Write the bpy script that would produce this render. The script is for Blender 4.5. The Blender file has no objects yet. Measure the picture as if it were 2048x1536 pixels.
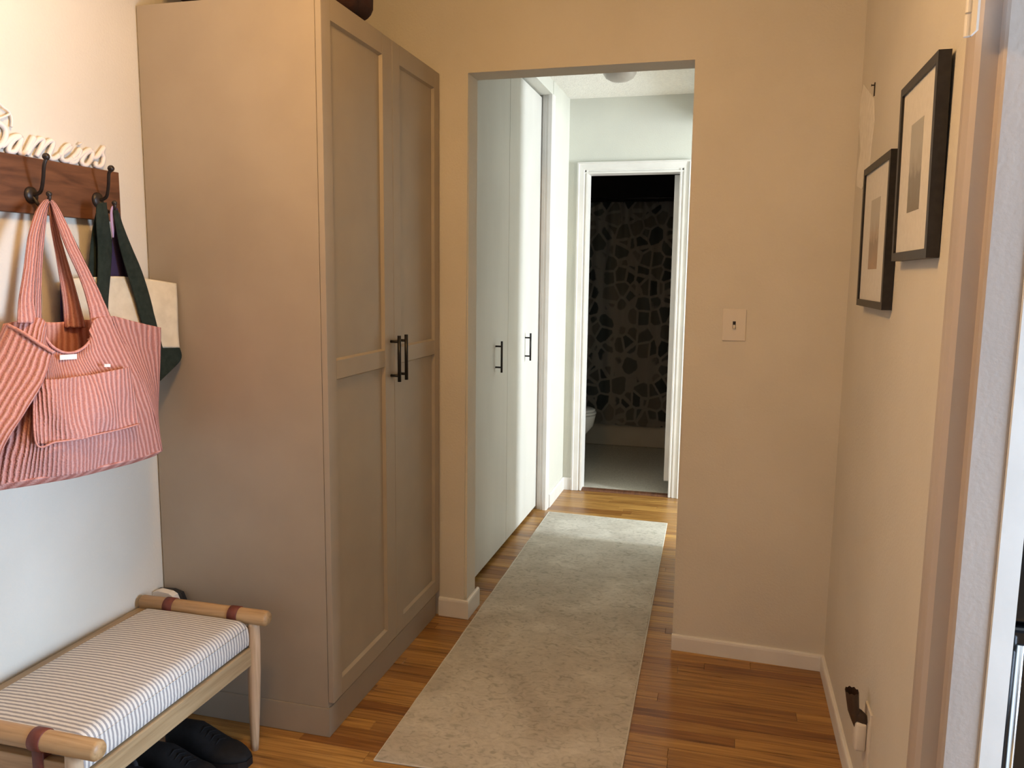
import bpy, bmesh, math, random
from mathutils import Matrix, Vector
random.seed(7)
SC = bpy.context.scene
COL = SC.collection

# ---------------------------------------------------------------- camera
RC = ((0.966235614, -0.253666222, -0.045190545),
      (0.257411408, 0.958044457, 0.126056276),
      (0.011318332, -0.133432625, 0.990993254))      # columns: right, forward, up
FPX = 1605.69
EYE = Vector((0, 0, 1.52))
cam = bpy.data.objects.new('camera', bpy.data.cameras.new('camera'))
COL.objects.link(cam)
cam.matrix_world = Matrix(((RC[0][0], RC[0][2], -RC[0][1], EYE.x),
                           (RC[1][0], RC[1][2], -RC[1][1], EYE.y),
                           (RC[2][0], RC[2][2], -RC[2][1], EYE.z),
                           (0, 0, 0, 1)))
cam.data.sensor_width = 36
cam.data.lens = FPX / 2048 * 36
cam.data.clip_start = 0.02
SC.camera = cam

# ---------------------------------------------------------------- light, exposure
SC.view_settings.view_transform = 'Standard'
SC.view_settings.look = 'None'
SC.view_settings.gamma = 1
SC.view_settings.use_curve_mapping = False
SC.view_settings.exposure = 0.0
w = bpy.data.worlds.new('world'); SC.world = w; w.use_nodes = True
w.node_tree.nodes['Background'].inputs[0].default_value = (0.75, 0.8, 0.9, 1)
w.node_tree.nodes['Background'].inputs[1].default_value = 0.07

def area(name, loc, direction, sx, sy, power, color):
    l = bpy.data.lights.new(name, 'AREA'); l.shape = 'RECTANGLE'
    l.size = sx; l.size_y = sy; l.energy = power; l.color = color
    o = bpy.data.objects.new(name, l); COL.objects.link(o)
    o.location = loc; o.rotation_euler = Vector(direction).to_track_quat('-Z', 'Y').to_euler()
    return o
LAMP_POS = (-0.80, 1.32, 2.52)
lp = bpy.data.lights.new('ceiling_lamp_light', 'POINT'); lp.energy = 43; lp.color = (1.0, 0.56, 0.19); lp.shadow_soft_size = 0.10
lo = bpy.data.objects.new('ceiling_lamp_light', lp); COL.objects.link(lo); lo.location = LAMP_POS
# daylight: window of the kitchen on the right, window of the bedroom off the hall; added fill from behind
area('kitchen_window_light', (2.7, 1.28, 1.10), (-1, 0.0, -0.08), 0.8, 1.5, 200, (0.60, 0.78, 1.0))
area('bedroom_window_light', (2.85, 4.28, 1.45), (-1, 0.15, -0.0), 0.34, 1.8, 180, (0.90, 0.965, 1.0))
area('rear_fill_light', (-0.6, -2.2, 1.4), (0, 1, -0.05), 1.6, 1.3, 4, (0.85, 0.9, 1.0))  # weak blue fill added behind the camera, not a known window

# ---------------------------------------------------------------- helpers
def P(px, py, x):
    """point on the vertical plane X = x seen through picture position (px, py)"""
    a, b = (px - 1024) / FPX, -(py - 768) / FPX
    r = Vector([RC[i][0] * a + RC[i][1] + RC[i][2] * b for i in range(3)])
    return EYE + r * (x / r.x)

def obj(name, me, mat=None, parent=None):
    if isinstance(me, bmesh.types.BMesh):
        bm = me; me = bpy.data.meshes.new(name); bm.to_mesh(me); bm.free()
    o = bpy.data.objects.new(name, me); COL.objects.link(o)
    if mat and not me.materials: me.materials.append(mat)
    if parent: o.parent = parent
    return o

def tag(o, label=None, cat=None, group=None, kind=None):
    if label: o['label'] = label
    if cat: o['category'] = cat
    if group: o['group'] = group
    if kind: o['kind'] = kind
    return o

def thing(name, label, cat, loc=(0, 0, 0), group=None):
    o = bpy.data.objects.new(name, None); COL.objects.link(o); o.location = loc
    o.empty_display_size = 0.1
    return tag(o, label, cat, group)

def place(o, parent):
    """parent o keeping world-space mesh coordinates"""
    o.parent = parent
    o.location = Vector(o.location) - wloc(parent)
    return o
def wloc(p):
    v = Vector((0, 0, 0))
    while p: v += Vector(p.location); p = p.parent
    return v
def part(name, bm, mat, parent, smooth=False):
    o = obj(name, bm, mat)
    place(o, parent)
    if smooth: o.data.shade_smooth()
    return o

def box(bm, x0, x1, y0, y1, z0, z1, bev=0.0, seg=2):
    vs = [bm.verts.new((x, y, z)) for x in (x0, x1) for y in (y0, y1) for z in (z0, z1)]
    q = [(0, 1, 3, 2), (4, 6, 7, 5), (0, 4, 5, 1), (2, 3, 7, 6), (0, 2, 6, 4), (1, 5, 7, 3)]
    fs = [bm.faces.new([vs[i] for i in f]) for f in q]
    if bev:
        es = list({e for f in fs for e in f.edges})
        bmesh.ops.bevel(bm, geom=es, offset=bev, segments=seg, affect='EDGES', profile=0.5)
    return bm
def bx(*a, **k): return box(bmesh.new(), *a, **k)

def tube(bm, pts, rad, n=12, caps=True, squash=None):
    """round tube along pts, radius per point"""
    pts = [Vector(p) for p in pts]
    if not hasattr(rad, '__len__'): rad = [rad] * len(pts)
    rings = []; prev = None
    for i, p in enumerate(pts):
        t = (pts[min(i + 1, len(pts) - 1)] - pts[max(i - 1, 0)]).normalized()
        a = prev if prev else (Vector((0, 0, 1)) if abs(t.z) < 0.9 else Vector((1, 0, 0)))
        u = (a - t * a.dot(t)).normalized(); v = t.cross(u); prev = u
        ring = []
        for k in range(n):
            an = 2 * math.pi * k / n
            off = u * math.cos(an) * rad[i] + v * math.sin(an) * rad[i]
            if squash: off = Vector([off[j] * squash[j] for j in range(3)])
            ring.append(bm.verts.new(p + off))
        rings.append(ring)
    for a, b in zip(rings, rings[1:]):
        for k in range(n): bm.faces.new((a[k], a[(k + 1) % n], b[(k + 1) % n], b[k]))
    if caps:
        bm.faces.new(rings[0][::-1]); bm.faces.new(rings[-1])
    return bm

def smooth_path(pts, n=6):
    pts = [Vector(p) for p in pts]; out = []
    for i in range(len(pts) - 1):
        p0 = pts[max(i - 1, 0)]; p1 = pts[i]; p2 = pts[i + 1]; p3 = pts[min(i + 2, len(pts) - 1)]
        for k in range(n):
            t = k / n
            out.append(0.5 * ((2 * p1) + (p2 - p0) * t + (2 * p0 - 5 * p1 + 4 * p2 - p3) * t * t + (3 * p1 - p0 - 3 * p2 + p3) * t ** 3))
    out.append(pts[-1]); return out

def lathe(bm, prof, c=(0, 0, 0), axis='z', n=24):
    c = Vector(c); rings = []
    for r, h in prof:
        ring = []
        for k in range(n):
            a = 2 * math.pi * k / n
            q = (r * math.cos(a), r * math.sin(a), h)
            if axis == 'x': q = (h, q[0], q[1])
            if axis == 'y': q = (q[0], h, q[1])
            ring.append(bm.verts.new(c + Vector(q)))
        rings.append(ring)
    for a, b in zip(rings, rings[1:]):
        for k in range(n): bm.faces.new((a[k], a[(k + 1) % n], b[(k + 1) % n], b[k]))
    bm.faces.new(rings[0][::-1]); bm.faces.new(rings[-1])
    bmesh.ops.recalc_face_normals(bm, faces=bm.faces)
    return bm

def prism(bm, poly, axis, a, b):
    """extrude a 2D polygon; axis 'z': poly=(x,y); axis 'x': poly=(y,z); axis 'y': poly=(x,z)"""
    def q(p, h):
        return {'z': (p[0], p[1], h), 'x': (h, p[0], p[1]), 'y': (p[0], h, p[1])}[axis]
    A = [bm.verts.new(q(p, a)) for p in poly]; B = [bm.verts.new(q(p, b)) for p in poly]
    n = len(poly)
    bm.faces.new(A[::-1]); bm.faces.new(B)
    for i in range(n): bm.faces.new((A[i], A[(i + 1) % n], B[(i + 1) % n], B[i]))
    bmesh.ops.recalc_face_normals(bm, faces=bm.faces)
    return bm

def solidify(bm, t):
    bm.normal_update()
    bmesh.ops.solidify(bm, geom=bm.faces[:], thickness=t)
    bm.normal_update()

def sheet(rows, nu, nv, thick=0.0, wob=None, rib=0):
    """smooth cloth through a control grid rows[v][u]; UV u across, v down"""
    rows = [[Vector(p) for p in r] for r in rows]
    def cat(ps, t):
        n = len(ps) - 1; s = min(t * n, n - 1e-6); i = int(s); f = s - i
        p0 = ps[max(i - 1, 0)]; p1 = ps[i]; p2 = ps[i + 1]; p3 = ps[min(i + 2, n)]
        return 0.5 * ((2 * p1) + (p2 - p0) * f + (2 * p0 - 5 * p1 + 4 * p2 - p3) * f * f + (3 * p1 - p0 - 3 * p2 + p3) * f ** 3)
    bm = bmesh.new(); uvl = bm.loops.layers.uv.new('UVMap'); G = []
    for j in range(nv + 1):
        v = j / nv; G.append([])
        for i in range(nu + 1):
            u = i / nu
            G[-1].append(cat([cat(r, u) for r in rows], v))
    nrm = []
    for j in range(nv + 1):
        nrm.append([])
        for i in range(nu + 1):
            du = G[j][min(i + 1, nu)] - G[j][max(i - 1, 0)]; dv = G[min(j + 1, nv)][i] - G[max(j - 1, 0)][i]
            c = du.cross(dv); c = c.normalized() if c.length > 1e-9 else Vector((1, 0, 0))
            if c.x < 0: c = -c
            nrm[-1].append(c)
    V = []
    for j in range(nv + 1):
        V.append([])
        for i in range(nu + 1):
            p = G[j][i].copy()
            if rib: p += nrm[j][i] * 0.0016 * (1 if i % 2 else -1)
            if wob: p += nrm[j][i] * wob(i / nu, j / nv)
            V[-1].append(bm.verts.new(p))
    for j in range(nv):
        for i in range(nu):
            f = bm.faces.new((V[j][i], V[j][i + 1], V[j + 1][i + 1], V[j + 1][i]))
            for l, (a, b) in zip(f.loops, ((i, j), (i + 1, j), (i + 1, j + 1), (i, j + 1))):
                l[uvl].uv = (a / nu, b / nv)
    if thick:
        # cloth thickness grows away from the room side
        bm.normal_update(); nx = sum(f.normal.x for f in bm.faces)
        solidify(bm, thick if nx > 0 else -thick)
        bmesh.ops.recalc_face_normals(bm, faces=bm.faces)
    return bm

# ---------------------------------------------------------------- materials
def mat(name, base=(0.8, 0.8, 0.8), rough=0.6, metal=0.0, spec=0.5):
    m = bpy.data.materials.new(name); m.use_nodes = True
    b = m.node_tree.nodes['Principled BSDF']
    b.inputs['Base Color'].default_value = (*base, 1); b.inputs['Roughness'].default_value = rough
    b.inputs['Metallic'].default_value = metal; b.inputs['Specular IOR Level'].default_value = spec
    return m
def N(m, t, **k):
    n = m.node_tree.nodes.new(t)
    for a, v in k.items():
        if a in n.inputs.keys(): n.inputs[a].default_value = v
        else: setattr(n, a, v)
    return n
def Lk(m, a, b): m.node_tree.links.new(a, b)
def bsdf(m): return m.node_tree.nodes['Principled BSDF']
def ramp(m, fac, stops):
    r = N(m, 'ShaderNodeValToRGB'); cr = r.color_ramp
    while len(cr.elements) < len(stops): cr.elements.new(0.5)
    for e, (p, c) in zip(cr.elements, stops): e.position = p; e.color = (*c, 1)
    Lk(m, fac, r.inputs[0]); return r.outputs[0]
def noisy(name, c1, c2, scale=8, rough=0.7, bump=0.0, bscale=200, bdist=0.002, detail=4, stretch=None, spec=0.4):
    m = mat(name, c1, rough, spec=spec)
    tc = N(m, 'ShaderNodeTexCoord'); src = tc.outputs['Object']
    if stretch:
        mp = N(m, 'ShaderNodeMapping'); mp.inputs['Scale'].default_value = stretch
        Lk(m, src, mp.inputs[0]); src = mp.outputs[0]
    n = N(m, 'ShaderNodeTexNoise', Scale=scale, Detail=detail); Lk(m, src, n.inputs['Vector'])
    Lk(m, ramp(m, n.outputs[0], [(0.35, c1), (0.65, c2)]), bsdf(m).inputs['Base Color'])
    if bump:
        n2 = N(m, 'ShaderNodeTexNoise', Scale=bscale, Detail=3); Lk(m, tc.outputs['Object'], n2.inputs['Vector'])
        b = N(m, 'ShaderNodeBump', Strength=bump, Distance=bdist); Lk(m, n2.outputs[0], b.inputs['Height'])
        Lk(m, b.outputs[0], bsdf(m).inputs['Normal'])
    return m

M = {}
M['wall'] = noisy('painted_wall', (0.66, 0.625, 0.555), (0.70, 0.665, 0.595), 3, 0.75, 0.45, 120, 0.003)
M['wall_hall'] = noisy('painted_hall_wall', (0.64, 0.65, 0.60), (0.68, 0.69, 0.63), 3, 0.75, 0.3, 120, 0.003)
M['patch'] = noisy('patched_plaster', (0.80, 0.77, 0.71), (0.88, 0.85, 0.79), 30, 0.9, 0.5, 90, 0.002)
M['ceiling'] = noisy('stippled_ceiling', (0.84, 0.84, 0.80), (0.92, 0.92, 0.87), 60, 0.9, 0.9, 90, 0.006)
M['trim'] = noisy('white_trim_paint', (0.74, 0.73, 0.71), (0.80, 0.79, 0.77), 6, 0.45, 0.2, 60, 0.001)
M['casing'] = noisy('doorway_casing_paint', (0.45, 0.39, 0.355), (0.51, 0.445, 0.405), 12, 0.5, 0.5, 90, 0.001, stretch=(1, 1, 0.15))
M['door_white'] = noisy('closet_door_paint', (0.62, 0.62, 0.59), (0.68, 0.68, 0.65), 4, 0.5, 0.15, 40, 0.002, stretch=(1, 1, 0.3))
M['greige'] = noisy('greige_lacquer', (0.36, 0.31, 0.25), (0.385, 0.335, 0.27), 5, 0.45, 0.1, 150, 0.0005)
M['gap'] = mat('dark_gap', (0.04, 0.03, 0.02), 0.9)
M['black_metal'] = mat('black_metal', (0.012, 0.011, 0.012), 0.38, 0.3)
M['bronze'] = noisy('oil_rubbed_bronze', (0.018, 0.012, 0.010), (0.03, 0.022, 0.018), 40, 0.4, 0.2, 120, 0.0006)
M['plastic_white'] = mat('white_plastic', (0.78, 0.76, 0.72), 0.4)
M['plate_paint'] = mat('painted_cover_plate', (0.74, 0.69, 0.62), 0.4)
M['plastic_black'] = mat('black_plastic', (0.015, 0.014, 0.016), 0.35)
M['brown_plastic'] = mat('brown_plastic', (0.055, 0.032, 0.022), 0.4)
M['frame_black'] = noisy('black_wood_frame', (0.016, 0.014, 0.013), (0.026, 0.022, 0.02), 60, 0.42, 0.1, 150, 0.0005)
M['mat_board'] = noisy('cream_mat_board', (0.68, 0.66, 0.62), (0.72, 0.70, 0.66), 60, 0.9)
M['leather'] = noisy('oxblood_leather', (0.12, 0.028, 0.018), (0.16, 0.04, 0.026), 40, 0.55, 0.2, 300, 0.0005)
M['cream_canvas'] = noisy('cream_canvas', (0.60, 0.54, 0.42), (0.68, 0.62, 0.49), 30, 0.95, 0.6, 500, 0.001)
M['green_cloth'] = noisy('dark_green_webbing', (0.008, 0.016, 0.012), (0.016, 0.026, 0.02), 60, 0.95, 0.5, 500, 0.001)
M['purple_cloth'] = noisy('dark_purple_cloth', (0.030, 0.018, 0.055), (0.05, 0.03, 0.085), 12, 0.9, 0.4, 300, 0.001)
M['lilac_cloth'] = mat('lilac_ribbon', (0.42, 0.30, 0.50), 0.8)
M['tag_white'] = noisy('white_label', (0.8, 0.76, 0.72), (0.86, 0.83, 0.80), 100, 0.8)
M['shoe_black'] = noisy('black_knit_shoe', (0.003, 0.003, 0.004), (0.005, 0.005, 0.007), 60, 0.8, 0.3, 400, 0.001)
M['shoe_navy'] = noisy('navy_black_shoe', (0.005, 0.006, 0.011), (0.008, 0.009, 0.016), 60, 0.6, 0.3, 400, 0.001)
M['shoe_sole'] = mat('black_rubber', (0.008, 0.008, 0.010), 0.5)
M['shoe_grey'] = mat('dark_grey_collar', (0.035, 0.036, 0.045), 0.8)
M['duffel'] = noisy('dark_maroon_cloth', (0.030, 0.012, 0.012), (0.055, 0.022, 0.018), 14, 0.9, 0.4, 200, 0.002)
M['white_paint'] = mat('white_letter_paint', (0.80, 0.74, 0.70), 0.5)
M['steel'] = mat('steel', (0.6, 0.6, 0.62), 0.25, 1.0)
M['fridge'] = mat('black_enamel', (0.006, 0.006, 0.007), 0.18)
M['porcelain'] = mat('porcelain', (0.75, 0.74, 0.71), 0.15)
M['tub'] = noisy('tub_enamel', (0.42, 0.38, 0.32), (0.46, 0.42, 0.35), 6, 0.3)
M['bath_wall'] = mat('unlit_bathroom_wall', (0.06, 0.05, 0.042), 0.7)  # darkness of the unlit bathroom put into the wall colour
M['glass_shade'] = mat('frosted_shade', (0.42, 0.39, 0.35), 0.4)

# oak strips: random tone per strip, grain along x
m = M['oak'] = mat('oak_strip', (0.4, 0.2, 0.08), 0.27, spec=0.5)
tc = N(m, 'ShaderNodeTexCoord'); oi = N(m, 'ShaderNodeObjectInfo')
mp = N(m, 'ShaderNodeMapping'); mp.inputs['Scale'].default_value = (1.1, 26, 1)
sh = N(m, 'ShaderNodeVectorMath', operation='ADD'); cx = N(m, 'ShaderNodeCombineXYZ')
mul = N(m, 'ShaderNodeMath', operation='MULTIPLY'); mul.inputs[1].default_value = 37
Lk(m, oi.outputs['Random'], mul.inputs[0]); Lk(m, mul.outputs[0], cx.inputs[0]); Lk(m, mul.outputs[0], cx.inputs[1])
Lk(m, tc.outputs['Object'], mp.inputs[0]); Lk(m, mp.outputs[0], sh.inputs[0]); Lk(m, cx.outputs[0], sh.inputs[1])
ng = N(m, 'ShaderNodeTexNoise', Scale=3.0, Detail=6, Distortion=0.6); Lk(m, sh.outputs[0], ng.inputs['Vector'])
grain = ramp(m, ng.outputs[0], [(0.28, (0.17, 0.080, 0.020)), (0.50, (0.37, 0.195, 0.056)), (0.72, (0.50, 0.295, 0.095))])
tone = ramp(m, oi.outputs['Random'], [(0.0, (0.60, 0.46, 0.36)), (0.35, (0.86, 0.80, 0.72)), (0.7, (1.0, 0.96, 0.86)), (1.0, (1.28, 1.30, 1.2))])
mx = N(m, 'ShaderNodeMix', data_type='RGBA', blend_type='MULTIPLY'); mx.inputs[0].default_value = 1
Lk(m, grain, mx.inputs[6]); Lk(m, tone, mx.inputs[7]); Lk(m, mx.outputs[2], bsdf(m).inputs['Base Color'])
rr = N(m, 'ShaderNodeMapRange'); rr.inputs[3].default_value = 0.22; rr.inputs[4].default_value = 0.40
Lk(m, ng.outputs[0], rr.inputs[0]); Lk(m, rr.outputs[0], bsdf(m).inputs['Roughness'])

def wood(name, dark, mid, light, stretch, rough=0.45, scale=3):
    m = mat(name, mid, rough)
    tc = N(m, 'ShaderNodeTexCoord'); mp = N(m, 'ShaderNodeMapping'); mp.inputs['Scale'].default_value = stretch
    Lk(m, tc.outputs['Object'], mp.inputs[0])
    n = N(m, 'ShaderNodeTexNoise', Scale=scale, Detail=7, Distortion=0.8); Lk(m, mp.outputs[0], n.inputs['Vector'])
    Lk(m, ramp(m, n.outputs[0], [(0.3, dark), (0.5, mid), (0.72, light)]), bsdf(m).inputs['Base Color'])
    return m
M['wood_x'] = wood('light_oak_x', (0.32, 0.19, 0.085), (0.43, 0.27, 0.13), (0.50, 0.33, 0.17), (1.5, 25, 25))
M['wood_y'] = wood('light_oak_y', (0.29, 0.20, 0.105), (0.36, 0.26, 0.145), (0.42, 0.31, 0.18), (25, 1.5, 25))
M['wood_z'] = wood('light_oak_z', (0.46, 0.32, 0.20), (0.56, 0.41, 0.27), (0.62, 0.47, 0.33), (25, 25, 1.5))
M['walnut'] = wood('stained_board', (0.07, 0.026, 0.011), (0.12, 0.046, 0.020), (0.165, 0.068, 0.03), (20, 2.0, 14), 0.5)

# rug: worn marbled weave
m = M['rug'] = mat('marbled_weave', (0.55, 0.52, 0.46), 0.95, spec=0.1)
tc = N(m, 'ShaderNodeTexCoord')
n1 = N(m, 'ShaderNodeTexNoise', Scale=2.6, Detail=8, Distortion=1.2); Lk(m, tc.outputs['Object'], n1.inputs['Vector'])
mp = N(m, 'ShaderNodeMapping'); mp.inputs['Scale'].default_value = (1, 1.4, 1); Lk(m, tc.outputs['Object'], mp.inputs[0])
n2 = N(m, 'ShaderNodeTexNoise', Scale=26, Detail=8, Distortion=1.6); Lk(m, mp.outputs[0], n2.inputs['Vector'])
c1 = ramp(m, n1.outputs[0], [(0.32, (0.45, 0.42, 0.365)), (0.52, (0.53, 0.505, 0.445)), (0.7, (0.62, 0.60, 0.54))])
c2 = ramp(m, n2.outputs[0], [(0.32, (0.66, 0.66, 0.64)), (0.44, (0.92, 0.92, 0.92)), (0.62, (1.06, 1.06, 1.06))])
mx = N(m, 'ShaderNodeMix', data_type='RGBA', blend_type='MULTIPLY'); mx.inputs[0].default_value = 0.85
Lk(m, c1, mx.inputs[6]); Lk(m, c2, mx.inputs[7]); Lk(m, mx.outputs[2], bsdf(m).inputs['Base Color'])
n3 = N(m, 'ShaderNodeTexNoise', Scale=500, Detail=2); Lk(m, tc.outputs['Object'], n3.inputs['Vector'])
bp_ = N(m, 'ShaderNodeBump', Strength=0.5, Distance=0.002); Lk(m, n3.outputs[0], bp_.inputs['Height']); Lk(m, bp_.outputs[0], bsdf(m).inputs['Normal'])

# ticking stripe cushion: stripes run along x, repeat along y
m = M['ticking'] = mat('ticking_stripe', (0.8, 0.8, 0.8), 0.9, spec=0.15)
tc = N(m, 'ShaderNodeTexCoord'); sx = N(m, 'ShaderNodeSeparateXYZ')
nz = N(m, 'ShaderNodeTexNoise', Scale=60, Detail=3); Lk(m, tc.outputs['Object'], nz.inputs['Vector'])
Lk(m, tc.outputs['Object'], sx.inputs[0])
a = N(m, 'ShaderNodeMath', operation='MULTIPLY'); a.inputs[1].default_value = 2 * math.pi / 0.0132; Lk(m, sx.outputs[1], a.inputs[0])
a2 = N(m, 'ShaderNodeMath', operation='MULTIPLY_ADD'); a2.inputs[1].default_value = 1.6; Lk(m, nz.outputs[0], a2.inputs[0]); Lk(m, a.outputs[0], a2.inputs[2])
s = N(m, 'ShaderNodeMath', operation='SINE'); Lk(m, a2.outputs[0], s.inputs[0])
s2 = N(m, 'ShaderNodeMath', operation='MULTIPLY_ADD'); s2.inputs[1].default_value = 0.5; s2.inputs[2].default_value = 0.5; Lk(m, s.outputs[0], s2.inputs[0])
Lk(m, ramp(m, s2.outputs[0], [(0.40, (0.72, 0.70, 0.66)), (0.70, (0.33, 0.32, 0.33))]), bsdf(m).inputs['Base Color'])
n3 = N(m, 'ShaderNodeTexNoise', Scale=700, Detail=2); Lk(m, tc.outputs['Object'], n3.inputs['Vector'])
bp_ = N(m, 'ShaderNodeBump', Strength=0.6, Distance=0.0015); Lk(m, n3.outputs[0], bp_.inputs['Height']); Lk(m, bp_.outputs[0], bsdf(m).inputs['Normal'])

def knit(name, ribs, c_dark, c_mid, c_light, strength=0.9):
    m = mat(name, c_mid, 0.95, spec=0.1)
    uv = N(m, 'ShaderNodeTexCoord'); sx = N(m, 'ShaderNodeSeparateXYZ'); Lk(m, uv.outputs['UV'], sx.inputs[0])
    nz = N(m, 'ShaderNodeTexNoise', Scale=14, Detail=3); Lk(m, uv.outputs['Object'], nz.inputs['Vector'])
    nzm = N(m, 'ShaderNodeMath', operation='MULTIPLY'); nzm.inputs[1].default_value = 6.0; Lk(m, nz.outputs[0], nzm.inputs[0])
    a = N(m, 'ShaderNodeMath', operation='MULTIPLY_ADD'); a.inputs[1].default_value = 2 * math.pi * ribs
    Lk(m, sx.outputs[0], a.inputs[0]); Lk(m, nzm.outputs[0], a.inputs[2])
    s = N(m, 'ShaderNodeMath', operation='SINE'); Lk(m, a.outputs[0], s.inputs[0])
    s2 = N(m, 'ShaderNodeMath', operation='MULTIPLY_ADD'); s2.inputs[1].default_value = 0.5; s2.inputs[2].default_value = 0.5; Lk(m, s.outputs[0], s2.inputs[0])
    fn = N(m, 'ShaderNodeTexNoise', Scale=260, Detail=3); Lk(m, uv.outputs['Object'], fn.inputs['Vector'])
    ad = N(m, 'ShaderNodeMath', operation='MULTIPLY_ADD'); ad.inputs[1].default_value = 0.9; Lk(m, fn.outputs[0], ad.inputs[0])
    sub = N(m, 'ShaderNodeMath', operation='SUBTRACT'); sub.inputs[1].default_value = 0.45; Lk(m, s2.outputs[0], sub.inputs[0]); Lk(m, sub.outputs[0], ad.inputs[2])
    Lk(m, ramp(m, ad.outputs[0], [(0.12, c_dark), (0.45, c_mid), (0.9, c_light)]), bsdf(m).inputs['Base Color'])
    b = N(m, 'ShaderNodeBump', Strength=strength, Distance=0.004); Lk(m, ad.outputs[0], b.inputs['Height']); Lk(m, b.outputs[0], bsdf(m).inputs['Normal'])
    return m
PK = ((0.49, 0.205, 0.175), (0.585, 0.275, 0.245), (0.68, 0.375, 0.345))
M['knit_body'] = knit('pink_rib_body', 38, *PK)
M['knit_hem'] = noisy('pink_hem', (0.52, 0.23, 0.20), (0.66, 0.34, 0.31), 120, 0.95, 0.8, 300, 0.002)
M['knit_pocket'] = knit('pink_rib_pocket', 25, *PK)
M['knit_side'] = knit('pink_rib_side', 12, *PK)
M['knit_strap'] = knit('pink_rib_strap', 4, *PK)
M['knit_in'] = knit('pink_rib_inside', 30, (0.48, 0.19, 0.14), (0.60, 0.27, 0.20), (0.68, 0.34, 0.27), 0.4)

def print_mat(name, top, mid, low):
    m = mat(name, mid, 0.85)
    tc = N(m, 'ShaderNodeTexCoord'); sx = N(m, 'ShaderNodeSeparateXYZ'); Lk(m, tc.outputs['Generated'], sx.inputs[0])
    n = N(m, 'ShaderNodeTexNoise', Scale=5, Detail=7); Lk(m, tc.outputs['Generated'], n.inputs['Vector'])
    a = N(m, 'ShaderNodeMath', operation='MULTIPLY_ADD'); a.inputs[1].default_value = 0.55; Lk(m, n.outputs[0], a.inputs[0]); Lk(m, sx.outputs[2], a.inputs[2])
    Lk(m, ramp(m, a.outputs[0], [(0.28, low), (0.62, tuple(x * 0.75 for x in mid)), (0.74, mid), (0.95, top)]), bsdf(m).inputs['Base Color'])
    return m
M['print_grey'] = print_mat('grey_landscape_print', (0.42, 0.42, 0.40), (0.36, 0.35, 0.33), (0.24, 0.22, 0.19))
M['print_brown'] = print_mat('brown_landscape_print', (0.50, 0.48, 0.44), (0.46, 0.40, 0.34), (0.44, 0.33, 0.25))

# shower curtain: dark rounded pebble shapes printed on grey cloth
m = M['curtain'] = mat('pebble_print_curtain', (0.3, 0.3, 0.3), 0.85, spec=0.1)
tc = N(m, 'ShaderNodeTexCoord'); mp = N(m, 'ShaderNodeMapping'); mp.inputs['Scale'].default_value = (1, 0.0, 0.85)
Lk(m, tc.outputs['Object'], mp.inputs[0])
ns = N(m, 'ShaderNodeTexNoise', Scale=30, Detail=4); Lk(m, mp.outputs[0], ns.inputs['Vector'])
vc = N(m, 'ShaderNodeTexVoronoi', Scale=9.5, Randomness=0.75); Lk(m, mp.outputs[0], vc.inputs['Vector'])
vs_ = N(m, 'ShaderNodeSeparateXYZ'); Lk(m, vc.outputs['Color'], vs_.inputs[0])
va = N(m, 'ShaderNodeMath', operation='MULTIPLY_ADD'); va.inputs[1].default_value = 0.16; Lk(m, ns.outputs[0], va.inputs[0]); Lk(m, vc.outputs['Distance'], va.inputs[2])
vr = N(m, 'ShaderNodeMath', operation='MULTIPLY_ADD'); vr.inputs[1].default_value = 0.22; Lk(m, vs_.outputs[1], vr.inputs[0]); Lk(m, va.outputs[0], vr.inputs[2])
msk = ramp(m, vr.outputs[0], [(0.88, (1, 1, 1)), (0.95, (0, 0, 0))])
ve = N(m, 'ShaderNodeTexVoronoi', Scale=9.5, feature='DISTANCE_TO_EDGE', Randomness=0.75); Lk(m, mp.outputs[0], ve.inputs['Vector'])
ve2 = N(m, 'ShaderNodeMath', operation='MULTIPLY_ADD'); ve2.inputs[1].default_value = 0.08; Lk(m, ns.outputs[0], ve2.inputs[0]); Lk(m, ve.outputs['Distance'], ve2.inputs[2])
edge = ramp(m, ve2.outputs[0], [(0.10, (0, 0, 0)), (0.14, (1, 1, 1))])
mm = N(m, 'ShaderNodeMix', data_type='RGBA', blend_type='MULTIPLY'); mm.inputs[0].default_value = 1; Lk(m, msk, mm.inputs[6]); Lk(m, edge, mm.inputs[7]); msk = mm.outputs[2]
bw = N(m, 'ShaderNodeSeparateXYZ'); Lk(m, vc.outputs['Color'], bw.inputs[0])
stone = ramp(m, bw.outputs[0], [(0.0, (0.035, 0.04, 0.04)), (0.4, (0.07, 0.075, 0.07)), (0.7, (0.10, 0.095, 0.08)), (1.0, (0.14, 0.125, 0.105))])
mx = N(m, 'ShaderNodeMix', data_type='RGBA'); Lk(m, msk, mx.inputs[0]); mx.inputs[6].default_value = (0.20, 0.18, 0.16, 1)
Lk(m, stone, mx.inputs[7]); Lk(m, mx.outputs[2], bsdf(m).inputs['Base Color'])
M['bath_floor'] = noisy('speckled_vinyl', (0.44, 0.41, 0.34), (0.56, 0.53, 0.45), 90, 0.5)

# ---------------------------------------------------------------- dimensions
XL, XR = -1.825, 0.43
ZC = 2.71
def wy(x): return 3.187 + (0.43 - x) * 0.047      # front face of the back wall
WT = 0.13
XO0, XO1, ZO = -1.063, -0.155, 2.338                # opening in the back wall
HL, HR = -1.155, -0.13                              # closet front, right wall of hall
YF = 5.55                                           # far wall of hall
def struct(name, bm, m, smooth=False):
    o = obj(name, bm, m); o['kind'] = 'structure'
    if smooth: o.data.shade_smooth()
    return o

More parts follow.
